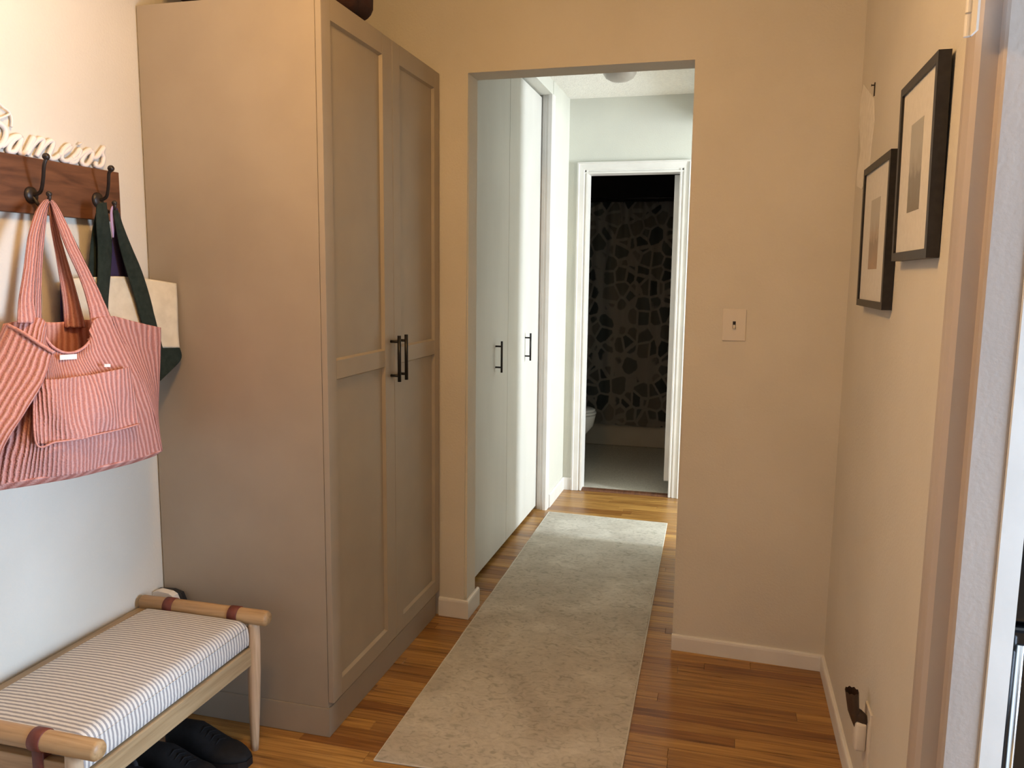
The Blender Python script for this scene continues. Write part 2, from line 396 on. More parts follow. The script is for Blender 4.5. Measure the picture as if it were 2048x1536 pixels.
# floor base and the oak strips on it
floor = struct('floor', bx(-3.0, 3.2, -2.6, YF + 0.06, -0.06, -0.012), M['gap'])
cnt = 0
PW = 0.0572
def strip_mesh(L):
    bm = bmesh.new(); box(bm, 0, L - 0.0008, 0, PW - 0.0008, -0.012, 0.0)
    es = [e for e in bm.edges if all(v.co.z > -0.001 for v in e.verts)]
    bmesh.ops.bevel(bm, geom=es, offset=0.0009, segments=1, affect='EDGES')
    me = bpy.data.meshes.new('strip'); bm.to_mesh(me); bm.free(); me.materials.append(M['oak']); return me
def plank(L, x, y, kind=None):
    global cnt
    o = bpy.data.objects.new('floorboard', strip_mesh(L)); COL.objects.link(o); o.parent = floor
    o.location = (x, y, random.uniform(-0.0005, 0.0002)); cnt += 1
    return o
y = 1.52
row = 0
rest = bmesh.new()
while y < YF:
    inhall = y > 3.38
    xa, xb = (-1.20, 0.0) if inhall else (XL, XR)
    x = xa - random.uniform(0.0, 0.7)
    if y < 3.35 and y > 3.24: xa, xb = (-1.12, -0.12)
    while x < xb:
        L = random.uniform(0.45, 1.5) if not inhall else random.uniform(0.5, 1.3)
        x0 = max(x, xa); x1 = min(x + L, xb)
        if x1 - x0 > 0.03: plank(x1 - x0, x0, y)
        x += L
    y += PW; row += 1
print('planks', cnt)
def rest_strip(x0, x1, y0, y1):
    box(rest, x0, x1, y0, y1, -0.012, -0.0005)
yy = -2.6
while yy < 1.515:
    rest_strip(-3.0, 3.2, yy, min(yy + PW, 1.52) - 0.0008); yy += PW
yy = 1.52
while yy < YF:
    rest_strip((XR if yy < 3.38 else 0.0) + 0.001, 3.2, yy, yy + PW - 0.0008); yy += PW
ro = part('floor_strips_beyond', rest, M['oak'], floor); ro['kind'] = 'stuff'
struct('floor_bathroom', bx(-1.9, 0.6, YF + 0.06, 8.0, -0.05, 0.004), M['bath_floor'])
struct('trim_threshold', prism(bmesh.new(), [(YF - 0.0, 0.0), (YF + 0.012, 0.010), (YF + 0.06, 0.012), (YF + 0.075, 0.004), (YF + 0.075, -0.004), (YF, -0.004)], 'x', -0.948, -0.338), M['walnut'])

# ceiling
struct('ceiling', bx(-3.0, 3.2, -2.6, 3.3, ZC, ZC + 0.1), M['wall'])
struct('ceiling_hall', bx(-1.9, 3.2, 3.3, 8.0, ZC, ZC + 0.1), M['ceiling'])

# walls
struct('wall_left', bx(XL - 0.12, XL, -2.6, 3.4, -0.05, ZC), M['wall'])
def back_wall():
    bm = bmesh.new(); zl, zr = ZO + 0.002, ZO - 0.006
    xs = [XL, XO0, XO1, XR + 0.1]
    out = [(XL, -0.03), (XO0, -0.03), (XO0, zl), (XO1, zr), (XO1, -0.03), (XR + 0.1, -0.03), (XR + 0.1, ZC), (XO1, ZC), (XO0, ZC), (XL, ZC)]
    A = [bm.verts.new((x, wy(x), z)) for x, z in out]; B = [bm.verts.new((x, wy(x) + WT, z)) for x, z in out]
    for S, fl in ((A, 0), (B, 1)):
        for q in ((0, 1, 2, 8, 9), (2, 3, 7, 8), (3, 4, 5, 6, 7)):
            f = [S[k] for k in q]; bm.faces.new(f[::-1] if fl else f)
    for k in range(10): bm.faces.new((A[k], B[k], B[(k + 1) % 10], A[(k + 1) % 10]))
    es = [e for e in bm.edges if e.verts[0] in A and e.verts[1] in A and ({A.index(v) for v in e.verts} in ({1, 2}, {3, 4}))]
    bmesh.ops.bevel(bm, geom=es, offset=0.012, segments=4, affect='EDGES')
    bmesh.ops.recalc_face_normals(bm, faces=bm.faces)
    return struct('wall_back', bm, M['wall'])
back_wall()
wr = struct('wall_right', bx(XR, XR + 0.12, 1.80, 3.25, -0.05, ZC), M['wall'])
# rough plaster patch and nail on the right wall
pb = bmesh.new()
outl = [P(*q, XR) for q in [(1728, 168), (1748, 196), (1749, 240), (1742, 300), (1738, 352), (1724, 378), (1714, 372), (1716, 340), (1722, 300), (1719, 250), (1721, 205)]]
prism(pb, [(p.y, p.z) for p in outl], 'x', XR - 0.0016, XR + 0.002)
part('plaster_patch', pb, M['patch'], wr)
np_ = P(1750, 178, XR)
nail = thing('picture_hook', 'thin dark hook left in the right wall above the plaster patch', 'hook', (XR, np_.y, np_.z))
bm = bmesh.new(); box(bm, XR - 0.003, XR - 0.0002, np_.y - 0.004, np_.y + 0.004, np_.z - 0.022, np_.z + 0.020)
part('hook_plate', bm, M['bronze'], nail)
part('nail_shank', lathe(bmesh.new(), [(0.002, -0.001), (0.002, -0.010), (0.004, -0.011), (0.004, -0.012)], (np_.x, np_.y, np_.z + 0.012), 'x', 8), M['bronze'], nail)

# room behind the camera and the kitchen to the right
struct('wall_right_near', bx(XR, XR + 0.12, -2.6, 0.62, -0.05, ZC), M['wall'])
struct('wall_right_header', bx(XR, XR + 0.12, 0.62, 1.7, 2.35, ZC), M['wall'])
struct('wall_kitchen', bx(3.0, 3.1, -2.6, 3.3, -0.05, ZC), M['wall'])
struct('wall_kitchen_far', bx(XR + 0.13, 3.0, 2.75, 2.85, -0.05, ZC), M['wall'])

# baseboards
BH, BT = 0.088, 0.013
def bboard(name, pts, h=BH, t=BT, mt='trim'):
    """pts: line of wall points; inside normal to the left of travel"""
    bm = bmesh.new(); pts = [Vector((p[0], p[1], 0)) for p in pts]; offs = []
    for i, p in enumerate(pts):
        d = []
        if i > 0: d.append((pts[i] - pts[i - 1]).normalized())
        if i < len(pts) - 1: d.append((pts[i + 1] - pts[i]).normalized())
        ns = [Vector((-k.y, k.x, 0)) for k in d]
        n = sum(ns, Vector()); n = n / n.dot(ns[0]) if len(ns) > 1 else ns[0]
        offs.append(n)
    prof = [(0, 0), (t, 0), (t, h - 0.012), (t * 0.85, h - 0.004), (t * 0.5, h), (0, h)]
    rings = [[bm.verts.new(p + n * a + Vector((0, 0, b + 0.0005))) for a, b in prof] for p, n in zip(pts, offs)]
    for A, B in zip(rings, rings[1:]):
        for k in range(len(prof)): bm.faces.new((A[k], A[(k + 1) % 6], B[(k + 1) % 6], B[k]))
    bm.faces.new(rings[0][::-1]); bm.faces.new(rings[-1])
    bmesh.ops.recalc_face_normals(bm, faces=bm.faces)
    return struct(name, bm, M[mt])
bboard('baseboard_back', [(XR, wy(XR)), (XO1 - 0.001, wy(XO1))], h=0.066)
bboard('baseboard_right', [(XR, 1.816), (XR, 3.175)], h=0.066)
bboard('baseboard_pier', [(XO0 + 0.001, wy(XO0) + WT + 0.03), (XO0 + 0.001, wy(XO0) - 0.0005), (-1.19, wy(-1.19) - 0.0005)], h=0.085)
bboard('baseboard_left', [(XL, 2.24), (XL, -2.0)], h=0.085)

# ---- hall: closet doors on the left
def closet_door(name, y0, y1, hy, z0=0.022, z1=2.612):
    d = struct(name, bx(HL - 0.03, HL, y0 + 0.002, y1 - 0.002, z0, z1, bev=0.0015, seg=1), M['door_white'])
    bm = bmesh.new(); xo = HL + 0.034
    tube(bm, [(xo, hy, 1.018), (xo, hy, 1.182)], 0.0058, 12)
    for z in (1.045, 1.155): tube(bm, [(HL - 0.002, hy, z), (xo, hy, z)], 0.0045, 10)
    h = part('handle', bm, M['black_metal'], d, True); h['label'] = 'black bar handle'
    return d
closet_door('door_1', 3.40, 4.262, 4.018)
closet_door('door_2', 4.262, 5.005, 4.655)
struct('trim_closet_head', bx(-1.6, -1.088, 3.39, 5.02, 2.625, ZC), M['wall_hall'])
cas = bmesh.new()
prism(cas, [(HL - 0.05, 5.012), (-1.150, 5.012), (-1.146, 5.004), (-1.130, 5.006), (-1.124, 4.998), (-1.112, 5.000), (-1.106, 4.992), (-1.088, 4.992), (-1.080, 5.0), (-1.080, 5.06), (HL - 0.05, 5.06)], 'z', 0.0, 2.625)
struct('trim_closet_side', cas, M['trim'])
struct('wall_hall_left', bx(-1.6, -1.085, 5.02, YF + 0.12, -0.03, ZC), M['wall_hall'])
bboard('baseboard_hall_left', [(-1.085, YF), (-1.085, 5.06)], h=0.09)
# closet interior shell so nothing leaks
struct('wall_closet_back', bx(-1.75, -1.65, 3.4, 5.1, -0.05, ZC), M['gap'])
struct('floor_closet', bx(-1.65, -1.2, 3.4, 5.02, -0.03, -0.005), M['gap'])

# far wall with door casing
DX0, DX1, DZ = -0.948, -0.345, 2.214
struct('wall_far_left', bx(-1.085, DX0 - 0.01, YF, YF + 0.12, -0.03, ZC), M['wall_hall'])
struct('wall_far_right', bx(DX1 + 0.02, 3.2, YF, YF + 0.12, -0.03, ZC), M['wall_hall'])
struct('wall_far_header', bx(DX0 - 0.01, DX1 + 0.02, YF, YF + 0.12, DZ + 0.01, ZC), M['wall_hall'])
bboard('baseboard_far', [(-1.022, YF), (-1.085, YF)], h=0.09)
dc = bmesh.new()
def casing_v(bm, xi, xo, z1):
    s = 1 if xo > xi else -1; wd = abs(xo - xi)
    pr = [(xi, YF + 0.12), (xi, YF - 0.010), (xi + s * 0.010, YF - 0.012), (xi + s * 0.014, YF - 0.006), (xi + s * 0.022, YF - 0.006), (xi + s * 0.027, YF - 0.014),
          (xi + s * (wd - 0.014), YF - 0.016), (xi + s * (wd - 0.010), YF - 0.024), (xo, YF - 0.022), (xo, YF), (xi + s * 0.012, YF), (xi + s * 0.012, YF + 0.12)]
    prism(bm, pr, 'z', 0.002, z1)
casing_v(dc, DX0, -1.020, DZ + 0.075)
casing_v(dc, DX1 + 0.010, -0.262, DZ + 0.075)
pr = [(YF + 0.12, DZ), (YF - 0.010, DZ), (YF - 0.012, DZ + 0.010), (YF - 0.006, DZ + 0.014), (YF - 0.006, DZ + 0.022), (YF - 0.014, DZ + 0.027), (YF - 0.016, DZ + 0.061), (YF - 0.024, DZ + 0.065), (YF - 0.0225, DZ + 0.0752), (YF, DZ + 0.0752), (YF, DZ + 0.012), (YF + 0.12, DZ + 0.012)]
prism(dc, pr, 'x', -1.0195, -0.2625)
struct('trim_bathroom_door', dc, M['trim'])
# open bathroom door, swung in, seen edge-on
bd = struct('door_3', bx(DX1 - 0.032, DX1 + 0.004, YF + 0.125, YF + 0.125 + 0.60, 0.085, DZ - 0.004, bev=0.002), M['trim'])

# hall right wall with doorway to the bright bedroom
YO0, YO1 = 4.46, 5.50
struct('wall_hall_right', bx(HR, HR + 0.12, 3.33, YO0, -0.03, ZC), M['wall_hall'])
struct('wall_hall_right_end', bx(HR, HR + 0.12, YO1, YF, -0.03, ZC), M['wall_hall'])
struct('wall_hall_right_header', bx(HR, HR + 0.12, YO0, YO1, 2.5, ZC), M['wall_hall'])
struct('wall_bedroom_near', bx(HR + 0.12, 3.2, 3.33, 3.43, -0.03, ZC), M['wall_hall'])
struct('wall_bedroom_right', bx(3.1, 3.2, 3.43, YF, -0.03, ZC), M['wall_hall'])

# bathroom shell
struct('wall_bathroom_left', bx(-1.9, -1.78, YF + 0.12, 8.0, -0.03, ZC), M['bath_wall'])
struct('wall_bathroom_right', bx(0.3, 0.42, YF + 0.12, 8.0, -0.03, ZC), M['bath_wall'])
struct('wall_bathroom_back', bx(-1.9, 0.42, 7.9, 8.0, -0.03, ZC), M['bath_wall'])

# ---- near doorway casing at right edge of the picture
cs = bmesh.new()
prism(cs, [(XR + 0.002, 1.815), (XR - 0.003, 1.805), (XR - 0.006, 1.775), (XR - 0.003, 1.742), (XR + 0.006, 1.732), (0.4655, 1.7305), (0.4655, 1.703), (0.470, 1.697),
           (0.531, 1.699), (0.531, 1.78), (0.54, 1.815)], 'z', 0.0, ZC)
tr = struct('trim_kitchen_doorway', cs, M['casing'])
st = bmesh.new(); prism(st, [(0.5315, 1.698), (0.534, 1.6965), (0.574, 1.698), (0.574, 1.78), (0.5315, 1.78)], 'z', 0.0, ZC)
struct('trim_kitchen_stop', st, M['trim'])
hb = bmesh.new(); hp = P(1944, 40, 0.408)
for z0, z1 in ((hp.z + 0.016, hp.z + 0.07), (hp.z - 0.026, hp.z + 0.012)):
    tube(hb, [(0.405, hp.y + 0.012, z0), (0.405, hp.y + 0.012, z1)], 0.0065, 12)
box(hb, 0.4085, 0.4125, hp.y - 0.03, hp.y + 0.012, hp.z - 0.026, hp.z + 0.07)
hg = part('hinge', hb, M['trim'], tr); hg['label'] = 'old painted-over hinge knuckle'

# ================================================================ THINGS
# ---- wardrobe
WX0, WX1, WY0, WYE, WZ = XL + 0.004, -1.187, 2.245, 3.252, 2.343
wd = thing('wardrobe', 'tall greige two-door wardrobe with shaker doors and black bar handles', 'wardrobe', (-1.5, 2.75, 0))
part('side_panel', bx(WX0, WX1 - 0.021, WY0, WY0 + 0.018, 0.100, WZ - 0.001, bev=0.001, seg=1), M['greige'], wd)
part('side_panel', bx(WX0, WX1 - 0.021, WYE - 0.024, WYE - 0.006, 0.100, WZ - 0.001, bev=0.001, seg=1), M['greige'], wd)
part('top_panel', bx(WX0, WX1 - 0.021, WY0 + 0.018, WYE - 0.024, WZ - 0.02, WZ - 0.001), M['greige'], wd)
part('bottom_panel', bx(WX0, WX1 - 0.021, WY0 + 0.018, WYE - 0.024, 0.100, 0.118), M['greige'], wd)
part('back_panel', bx(WX0, WX0 + 0.006, WY0 + 0.018, WYE - 0.024, 0.118, WZ - 0.02), M['greige'], wd)
part('kick_board', bx(WX0, WX1 - 0.016, WY0 - 0.004, WYE - 0.006, 0.001, 0.0995), M['greige'], wd)
def shaker(y0, y1, py0, py1):
    x1, x0 = WX1, WX1 - 0.0195
    d = part('door', bx(x0, x1, y0, py0, 0.120, WZ, bev=0.0012, seg=1), M['greige'], wd)
    bm = d.data; b2 = bmesh.new(); b2.from_mesh(bm)
    box(b2, x0, x1, py1, y1, 0.120, WZ, bev=0.0012, seg=1)
    for z0, z1 in ((0.120, 0.180), (1.188, 1.247), (2.274, WZ)): box(b2, x0, x1 - 0.0003, py0, py1, z0, z1)
    b2.to_mesh(bm); b2.free()
    # sloped panel edges
    for nm, z0, z1 in (('panel', 0.180, 1.188), ('panel', 1.247, 2.274)):
        b3 = bmesh.new(); e = 0.006; dp = 0.012
        box(b3, x0 + 0.002, x1 - dp, py0, py1, z0, z1)
        ring = [(py0, z0), (py1, z0), (py1, z1), (py0, z1)]; rin = [(py0 + e, z0 + e), (py1 - e, z0 + e), (py1 - e, z1 - e), (py0 + e, z1 - e)]
        A = [b3.verts.new((x1 - 0.001, *p)) for p in ring]; B = [b3.verts.new((x1 - dp + 0.0002, *p)) for p in rin]
        for k in range(4): b3.faces.new((A[k], A[(k + 1) % 4], B[(k + 1) % 4], B[k]))
        bmesh.ops.recalc_face_normals(b3, faces=b3.faces)
        o = obj(nm, b3, M['greige']); place(o, d)
    return d
d1 = shaker(WY0, 2.7655, 2.305, 2.683)
d2 = shaker(2.7675, WYE + 0.0, 2.835, 3.195)
for d, hy in ((d1, 2.733), (d2, 2.800)):
    bm = bmesh.new(); xo = WX1 + 0.034
    tube(bm, [(xo, hy, 1.128), (xo, hy, 1.298)], 0.0068, 12)
    for z in (1.150, 1.276): tube(bm, [(WX1 - 0.001, hy, z), (xo, hy, z)], 0.0052, 10)
    h = obj('handle', bm, M['black_metal']); place(h, d); h.data.shade_smooth(); h['label'] = 'black bar handle'

# ---- dark cloth bag lying on top of the wardrobe
db = thing('duffel_bag', 'dark maroon cloth bag lying on top of the wardrobe', 'bag', (-1.45, 2.6, WZ))
bm = bmesh.new(); bmesh.ops.create_icosphere(bm, subdivisions=4, radius=1)
for v in bm.verts:
    c = v.co; s = lambda a, p: math.copysign(abs(a) ** p, a)
    x, yv, z = s(c.x, 0.7) * 0.275, s(c.y, 0.75) * 0.19, s(c.z, 0.6) * 0.085
    z *= 1 + 0.18 * math.sin(9 * c.x + 3 * c.y) * (c.z > 0); x += 0.012 * math.sin(14 * c.y + 6 * c.z)
    v.co = (x - 1.468, yv + 2.475 + 0.09 * (c.x), max(z + 0.084, 0.002) + WZ)
part('bag_body', bm, M['duffel'], db, True)
bm = bmesh.new()
tube(bm, smooth_path([(-1.60, 2.36, WZ + 0.150), (-1.62, 2.30, WZ + 0.19), (-1.48, 2.33, WZ + 0.215), (-1.36, 2.33, WZ + 0.19), (-1.36, 2.39, WZ + 0.155)]), 0.009, 8)
part('bag_handle', bm, M['duffel'], db, True)

# ---- light switch
swc = Vector((0.032, wy(0.032), 1.343))
sw = thing('light_switch', 'beige cover plate with dark toggle slot right of the opening', 'switch', swc)
part('cover_plate', bx(swc.x - 0.044, swc.x + 0.044, swc.y - 0.006, swc.y + 0.001, swc.z - 0.061, swc.z + 0.061, bev=0.0025), M['plate_paint'], sw)
part('toggle_slot', bx(swc.x - 0.0055, swc.x + 0.0055, swc.y - 0.0072, swc.y - 0.005, swc.z - 0.014, swc.z + 0.014), M['bronze'], sw)
bm = bmesh.new(); prism(bm, [(swc.y - 0.006, swc.z + 0.002), (swc.y - 0.017, swc.z - 0.010), (swc.y - 0.015, swc.z - 0.014), (swc.y - 0.006, swc.z - 0.010)], 'x', swc.x - 0.004, swc.x + 0.004)
part('toggle', bm, M['plate_paint'], sw)
for dz in (-0.034, 0.034):
    part('screw', lathe(bmesh.new(), [(0.003, -0.0065), (0.003, -0.0075)], (swc.x, swc.y, swc.z + dz), 'y', 10), M['plate_paint'], sw)

# ---- picture frames
def picture(label, y0, y1, z0, z1, pm, lean, fw=0.020):
    x0, x1 = XR - 0.0015, XR - 0.027
    t = thing('framed_picture', label, 'picture', (XR, (y0 + y1) / 2, z0), 'black framed prints on the right wall')
    def lx(z): return -(z - z0) / (z1 - z0) * lean
    def add(name, bm, m):
        for v in bm.verts: v.co.x += lx(v.co.z)
        return part(name, bm, M[m], t)
    bm = bmesh.new()
    box(bm, x1, x0, y0, y0 + fw, z0, z1); box(bm, x1, x0, y1 - fw, y1, z0, z1)
    box(bm, x1, x0, y0 + fw, y1 - fw, z0, z0 + fw); box(bm, x1, x0, y0 + fw, y1 - fw, z1 - fw, z1)
    add('frame', bm, 'frame_black')
    add('mat_board', bx(x1 + 0.006, x1 + 0.010, y0 + fw, y1 - fw, z0 + fw, z1 - fw), 'mat_board')
    H, W = z1 - z0, y1 - y0; yc = (y0 + y1) / 2
    add('art_print', bx(x1 + 0.0052, x1 + 0.0060, yc - W * 0.165, yc + W * 0.165, z0 + H * 0.265, z0 + H * 0.745), pm)
    add('backing', bx(x1 + 0.010, x0, y0 + fw, y1 - fw, z0 + fw, z1 - fw), 'frame_black')
    return t
picture('upper black frame nearer the doorway, pale mat around a grey landscape print', 1.888, 2.262, 1.568, 1.990, 'print_grey', 0.006)
picture('lower black frame nearer the corner, pale mat around a brownish landscape print', 2.352, 2.790, 1.440, 1.862, 'print_brown', 0.004)

# ---- plug-in device low on the right wall
oc = P(1752, 1420, XR)
ot = thing('wall_outlet', 'outlet with cream cover plate low on the right wall', 'outlet', (XR, 2.25, 0.19))
part('cover_plate', bx(XR - 0.006, XR + 0.001, 2.205, 2.285, 0.185, 0.36, bev=0.002), M['plate_paint'], ot)
pd = thing('plug_in_night_light', 'plug-in device with dark brown flared shade in the low wall outlet', 'night light', (XR - 0.006, 2.25, 0.30))
bm = bmesh.new(); box(bm, XR - 0.036, XR - 0.0065, 2.228, 2.275, 0.235, 0.318, bev=0.008, seg=3)
part('body', bm, M['plate_paint'], pd, True)
bm = bmesh.new(); tube(bm, [(XR - 0.012, 2.25, 0.315), (XR - 0.03, 2.25, 0.335), (XR - 0.040, 2.25, 0.345)], [0.018, 0.016, 0.012], 14)
part('socket', bm, M['brown_plastic'], pd, True)
bm = bmesh.new(); n = 18; rg = []
for j, (r, zz) in enumerate(((0.003, 0.296), (0.012, 0.318), (0.020, 0.342), (0.022, 0.370), (0.024, 0.398))):
    rg.append([bm.verts.new((XR - 0.034 - (zz - 0.292) * 0.14 + r * 0.75 * math.cos(2 * math.pi * k / n), 2.25 + r * math.sin(2 * math.pi * k / n), zz + (0.004 if (j == 4 and k % 2) else 0))) for k in range(n)])
for a, b in zip(rg, rg[1:]):
    for k in range(n): bm.faces.new((a[k], a[(k + 1) % n], b[(k + 1) % n], b[k]))
bm.faces.new(rg[0][::-1]); solidify(bm, 0.001)
part('shade', bm, M['brown_plastic'], pd, False)

# ---- hall ceiling light
hl = thing('hall_ceiling_light', 'unlit frosted dome light on the hall ceiling', 'ceiling light', (-0.645, 4.75, ZC))
part('base_ring', lathe(bmesh.new(), [(0.105, 0), (0.105, -0.018), (0.098, -0.022)], (-0.645, 4.75, ZC - 0.0005), 'z', 32), M['steel'], hl, True)
part('dome', lathe(bmesh.new(), [(0.098, -0.022), (0.094, -0.045), (0.078, -0.068), (0.05, -0.083), (0.018, -0.089), (0.002, -0.09)], (-0.645, 4.75, ZC), 'z', 32), M['glass_shade'], hl, True)

# ---- runner rug
rug = thing('runner_rug', 'long pale grey marbled runner rug on the oak floor', 'rug', (-0.63, 3.5, 0))
c = [Vector((-1.008, 2.162)), Vector((-0.2425, 2.225)), Vector((-0.296, 4.928)), Vector((-1.053, 4.952))]
c[1] = Vector((-0.248, 2.198))
bm = bmesh.new(); nu, nv = 16, 90; top = []; 
for j in range(nv + 1):
    r = []
    for i in range(nu + 1):
        u, v = i / nu, j / nv
        p = (c[0] * (1 - u) + c[1] * u) * (1 - v) + (c[3] * (1 - u) + c[2] * u) * v
        e = 0.0015 * math.sin(v * 60 + 3) if i in (0, nu) else 0
        r.append(bm.verts.new((p.x + e - 0.012 * math.sin(math.pi * v) * 0.3, p.y, 0.0055 + 0.0006 * math.sin(5 * u + 17 * v))))
    top.append(r)
for j in range(nv):
    for i in range(nu): bm.faces.new((top[j][i], top[j][i + 1], top[j + 1][i + 1], top[j + 1][i]))
solidify(bm, 0.0045)
part('rug_field', bm, M['rug'], rug)
bm = bmesh.new(); pl = []
for a, b in ((0, 1), (1, 2), (2, 3), (3, 0)):
    tube(bm, [(c[a].x, c[a].y, 0.0035), (c[b].x, c[b].y, 0.0035)], 0.0030, 6)
o = part('rug_binding', bm, noisy('rug_binding_thread', (0.58, 0.56, 0.50), (0.66, 0.64, 0.58), 80, 0.95), rug)

# ---- bench
BZ = 0.445
bn = thing('bench', 'low oak bench with round end rails and leather straps along the left wall', 'bench', (-1.58, 1.75, 0))
FY, NY = 2.125, 1.395
BXF, BXN = -1.345, -1.322
for yv, xe, nm in ((FY, BXF, 'end_rail'), (NY, BXN, 'end_rail')):
    prof = [(0.018, -1.812), (0.0235, -1.806), (0.0245, -1.60), (0.0240, xe - 0.008), (0.019, xe)]
    part(nm, lathe(bmesh.new(), [(r, h) for r, h in prof], (0, yv, BZ), 'x', 24), M['wood_x'], bn, True)
part('front_rail', bx(-1.432, -1.396, NY + 0.012, FY - 0.016, 0.292, 0.352, bev=0.004), M['wood_y'], bn)
part('back_rail', bx(-1.815, -1.785, NY + 0.012, FY - 0.016, 0.335, 0.432, bev=0.004), M['wood_y'], bn)
part('cross_rail', bx(-1.80, -1.395, FY - 0.012, FY + 0.012, 0.335, 0.405, bev=0.003), M['wood_x'], bn)
part('cross_rail', bx(-1.80, -1.395, NY - 0.012, NY + 0.012, 0.335, 0.405, bev=0.003), M['wood_x'], bn)
for xx, yv, lx, ly in ((-1.398, FY, -0.004, -0.010), (-1.398, NY, -0.004, 0.010), (-1.795, FY, 0.0, -0.01), (-1.795, NY, 0, 0.01)):
    tz = [BZ - 0.018, 0.36, 0.26, 0.14, 0.0]; rr_ = [0.018, 0.0205, 0.0205, 0.0175, 0.0115]
    pts = [(xx + lx * (1 - z / BZ), yv + ly * (1 - z / BZ), z) for z in tz]
    part('leg', tube(bmesh.new(), smooth_path(pts, 4), [rr_[min(i // 4, 4)] + (rr_[min(i // 4 + 1, 4)] - rr_[min(i // 4, 4)]) * (i % 4) / 4 for i in range(17)], 18), M['wood_z'], bn, True)
for xx, yv in ((-1.70, FY), (-1.462, FY), (-1.72, NY), (-1.487, NY)):
    bm = bmesh.new()
    lathe(bm, [(0.0250, -0.017), (0.0268, -0.016), (0.0268, 0.016), (0.0250, 0.017)], (xx, yv, BZ), 'x', 24)
    s = 1 if yv == NY else -1
    box(bm, xx - 0.016, xx + 0.016, yv - 0.0145, yv + 0.0145, 0.296, BZ - 0.015, bev=0.002, seg=1)
    part('leather_strap', bm, M['leather'], bn, True)
# cushion
cu = thing('bench_cushion', 'cream and blue-grey ticking striped cushion on the oak bench', 'cushion', (-1.6, 1.76, 0.355))
cx0, cx1, cy0, cy1, cz0, cz1 = -1.783, -1.402, NY + 0.0265, FY - 0.0265, 0.3535, 0.456
bm = bmesh.new(); nx, ny = 26, 48; rows_ = []
def prof_t(t):           # side drop fraction from edge distance
    return t
NX = [0, .004, .012, .03, .06, .1, .2, .35, .5, .65, .8, .9, .94, .97, .988, .996, 1]
NYs = [0, .002, .006, .015, .03, .06] + [0.1 + 0.8 * k / 30 for k in range(31)] + [.94, .97, .985, .994, .998, 1]
def hgt(u, v):
    eu = min(u, 1 - u) / 0.07; ev = min(v, 1 - v) / 0.016
    fu = 1 - (1 - min(eu, 1)) ** 2; fv = 1 - (1 - min(ev, 1)) ** 2
    e = math.sqrt(max(fu, 0)) * math.sqrt(max(fv, 0))
    crown = 0.016 * (math.sin(math.pi * u) * math.sin(math.pi * v)) ** 0.5 if 0 < u < 1 and 0 < v < 1 else 0
    return cz0 + 0.062 + (cz1 - cz0 - 0.062 - 0.014) * e + crown
grid = [[bm.verts.new((cx0 + (cx1 - cx0) * u, cy0 + (cy1 - cy0) * v, hgt(u, v))) for u in NX] for v in NYs]
for j in range(len(NYs) - 1):
    for i in range(len(NX) - 1): bm.faces.new((grid[j][i], grid[j][i + 1], grid[j + 1][i + 1], grid[j + 1][i]))
border = [grid[0][i] for i in range(len(NX))] + [grid[j][-1] for j in range(1, len(NYs))] + [grid[-1][i] for i in range(len(NX) - 2, -1, -1)] + [grid[j][0] for j in range(len(NYs) - 2, 0, -1)]
prev = border; cxm, cym = (cx0 + cx1) / 2, (cy0 + cy1) / 2
for z, gr in ((cz0 + 0.045, 0.0025), (cz0 + 0.025, 0.003), (cz0 + 0.008, 0.001), (cz0, -0.008)):
    new = []
    for v in border:
        ox = gr * (1 if v.co.x > cx1 - 0.001 else -1 if v.co.x < cx0 + 0.001 else 0); oy = 0.3 * gr * (1 if v.co.y > cy1 - 0.001 else -1 if v.co.y < cy0 + 0.001 else 0)
        new.append(bm.verts.new((v.co.x + ox, v.co.y + oy, z)))
    for k in range(len(border)): bm.faces.new((prev[k], new[k], new[(k + 1) % len(border)], prev[(k + 1) % len(border)]))
    prev = new
bm.faces.new(prev); bmesh.ops.recalc_face_normals(bm, faces=bm.faces)
part('cushion_cover', bm, M['ticking'], cu, True)
bm = bmesh.new()
tube(bm, [(cx1 - 0.001, cy0 + 0.008, cz0 + 0.066), (cx1 + 0.0005, cym, cz0 + 0.067), (cx1 - 0.001, cy1 - 0.008, cz0 + 0.066)], 0.0016, 6)
part('piping', bm, M['ticking'], cu, True)

# ---- white plug adapter between bench and wardrobe
wa = thing('plug_adapter', 'white rounded plug adapter with black side, on the left wall behind the bench', 'adapter', (XL, 2.215, 0.42))
bm = bmesh.new(); prism(bm, [(XL + 0.002, 0.375), (XL + 0.088, 0.375), (XL + 0.088, 0.428), (XL + 0.080, 0.446), (XL + 0.064, 0.454), (XL + 0.022, 0.458), (XL + 0.002, 0.452)], 'y', 2.188, 2.216)
part('housing', bm, M['plastic_white'], wa)
bm = bmesh.new(); prism(bm, [(XL + 0.002, 0.372), (XL + 0.104, 0.372), (XL + 0.104, 0.420), (XL + 0.092, 0.448), (XL + 0.060, 0.456), (XL + 0.002, 0.452)], 'y', 2.2165, 2.232)
part('back_shell', bm, M['plastic_black'], wa)

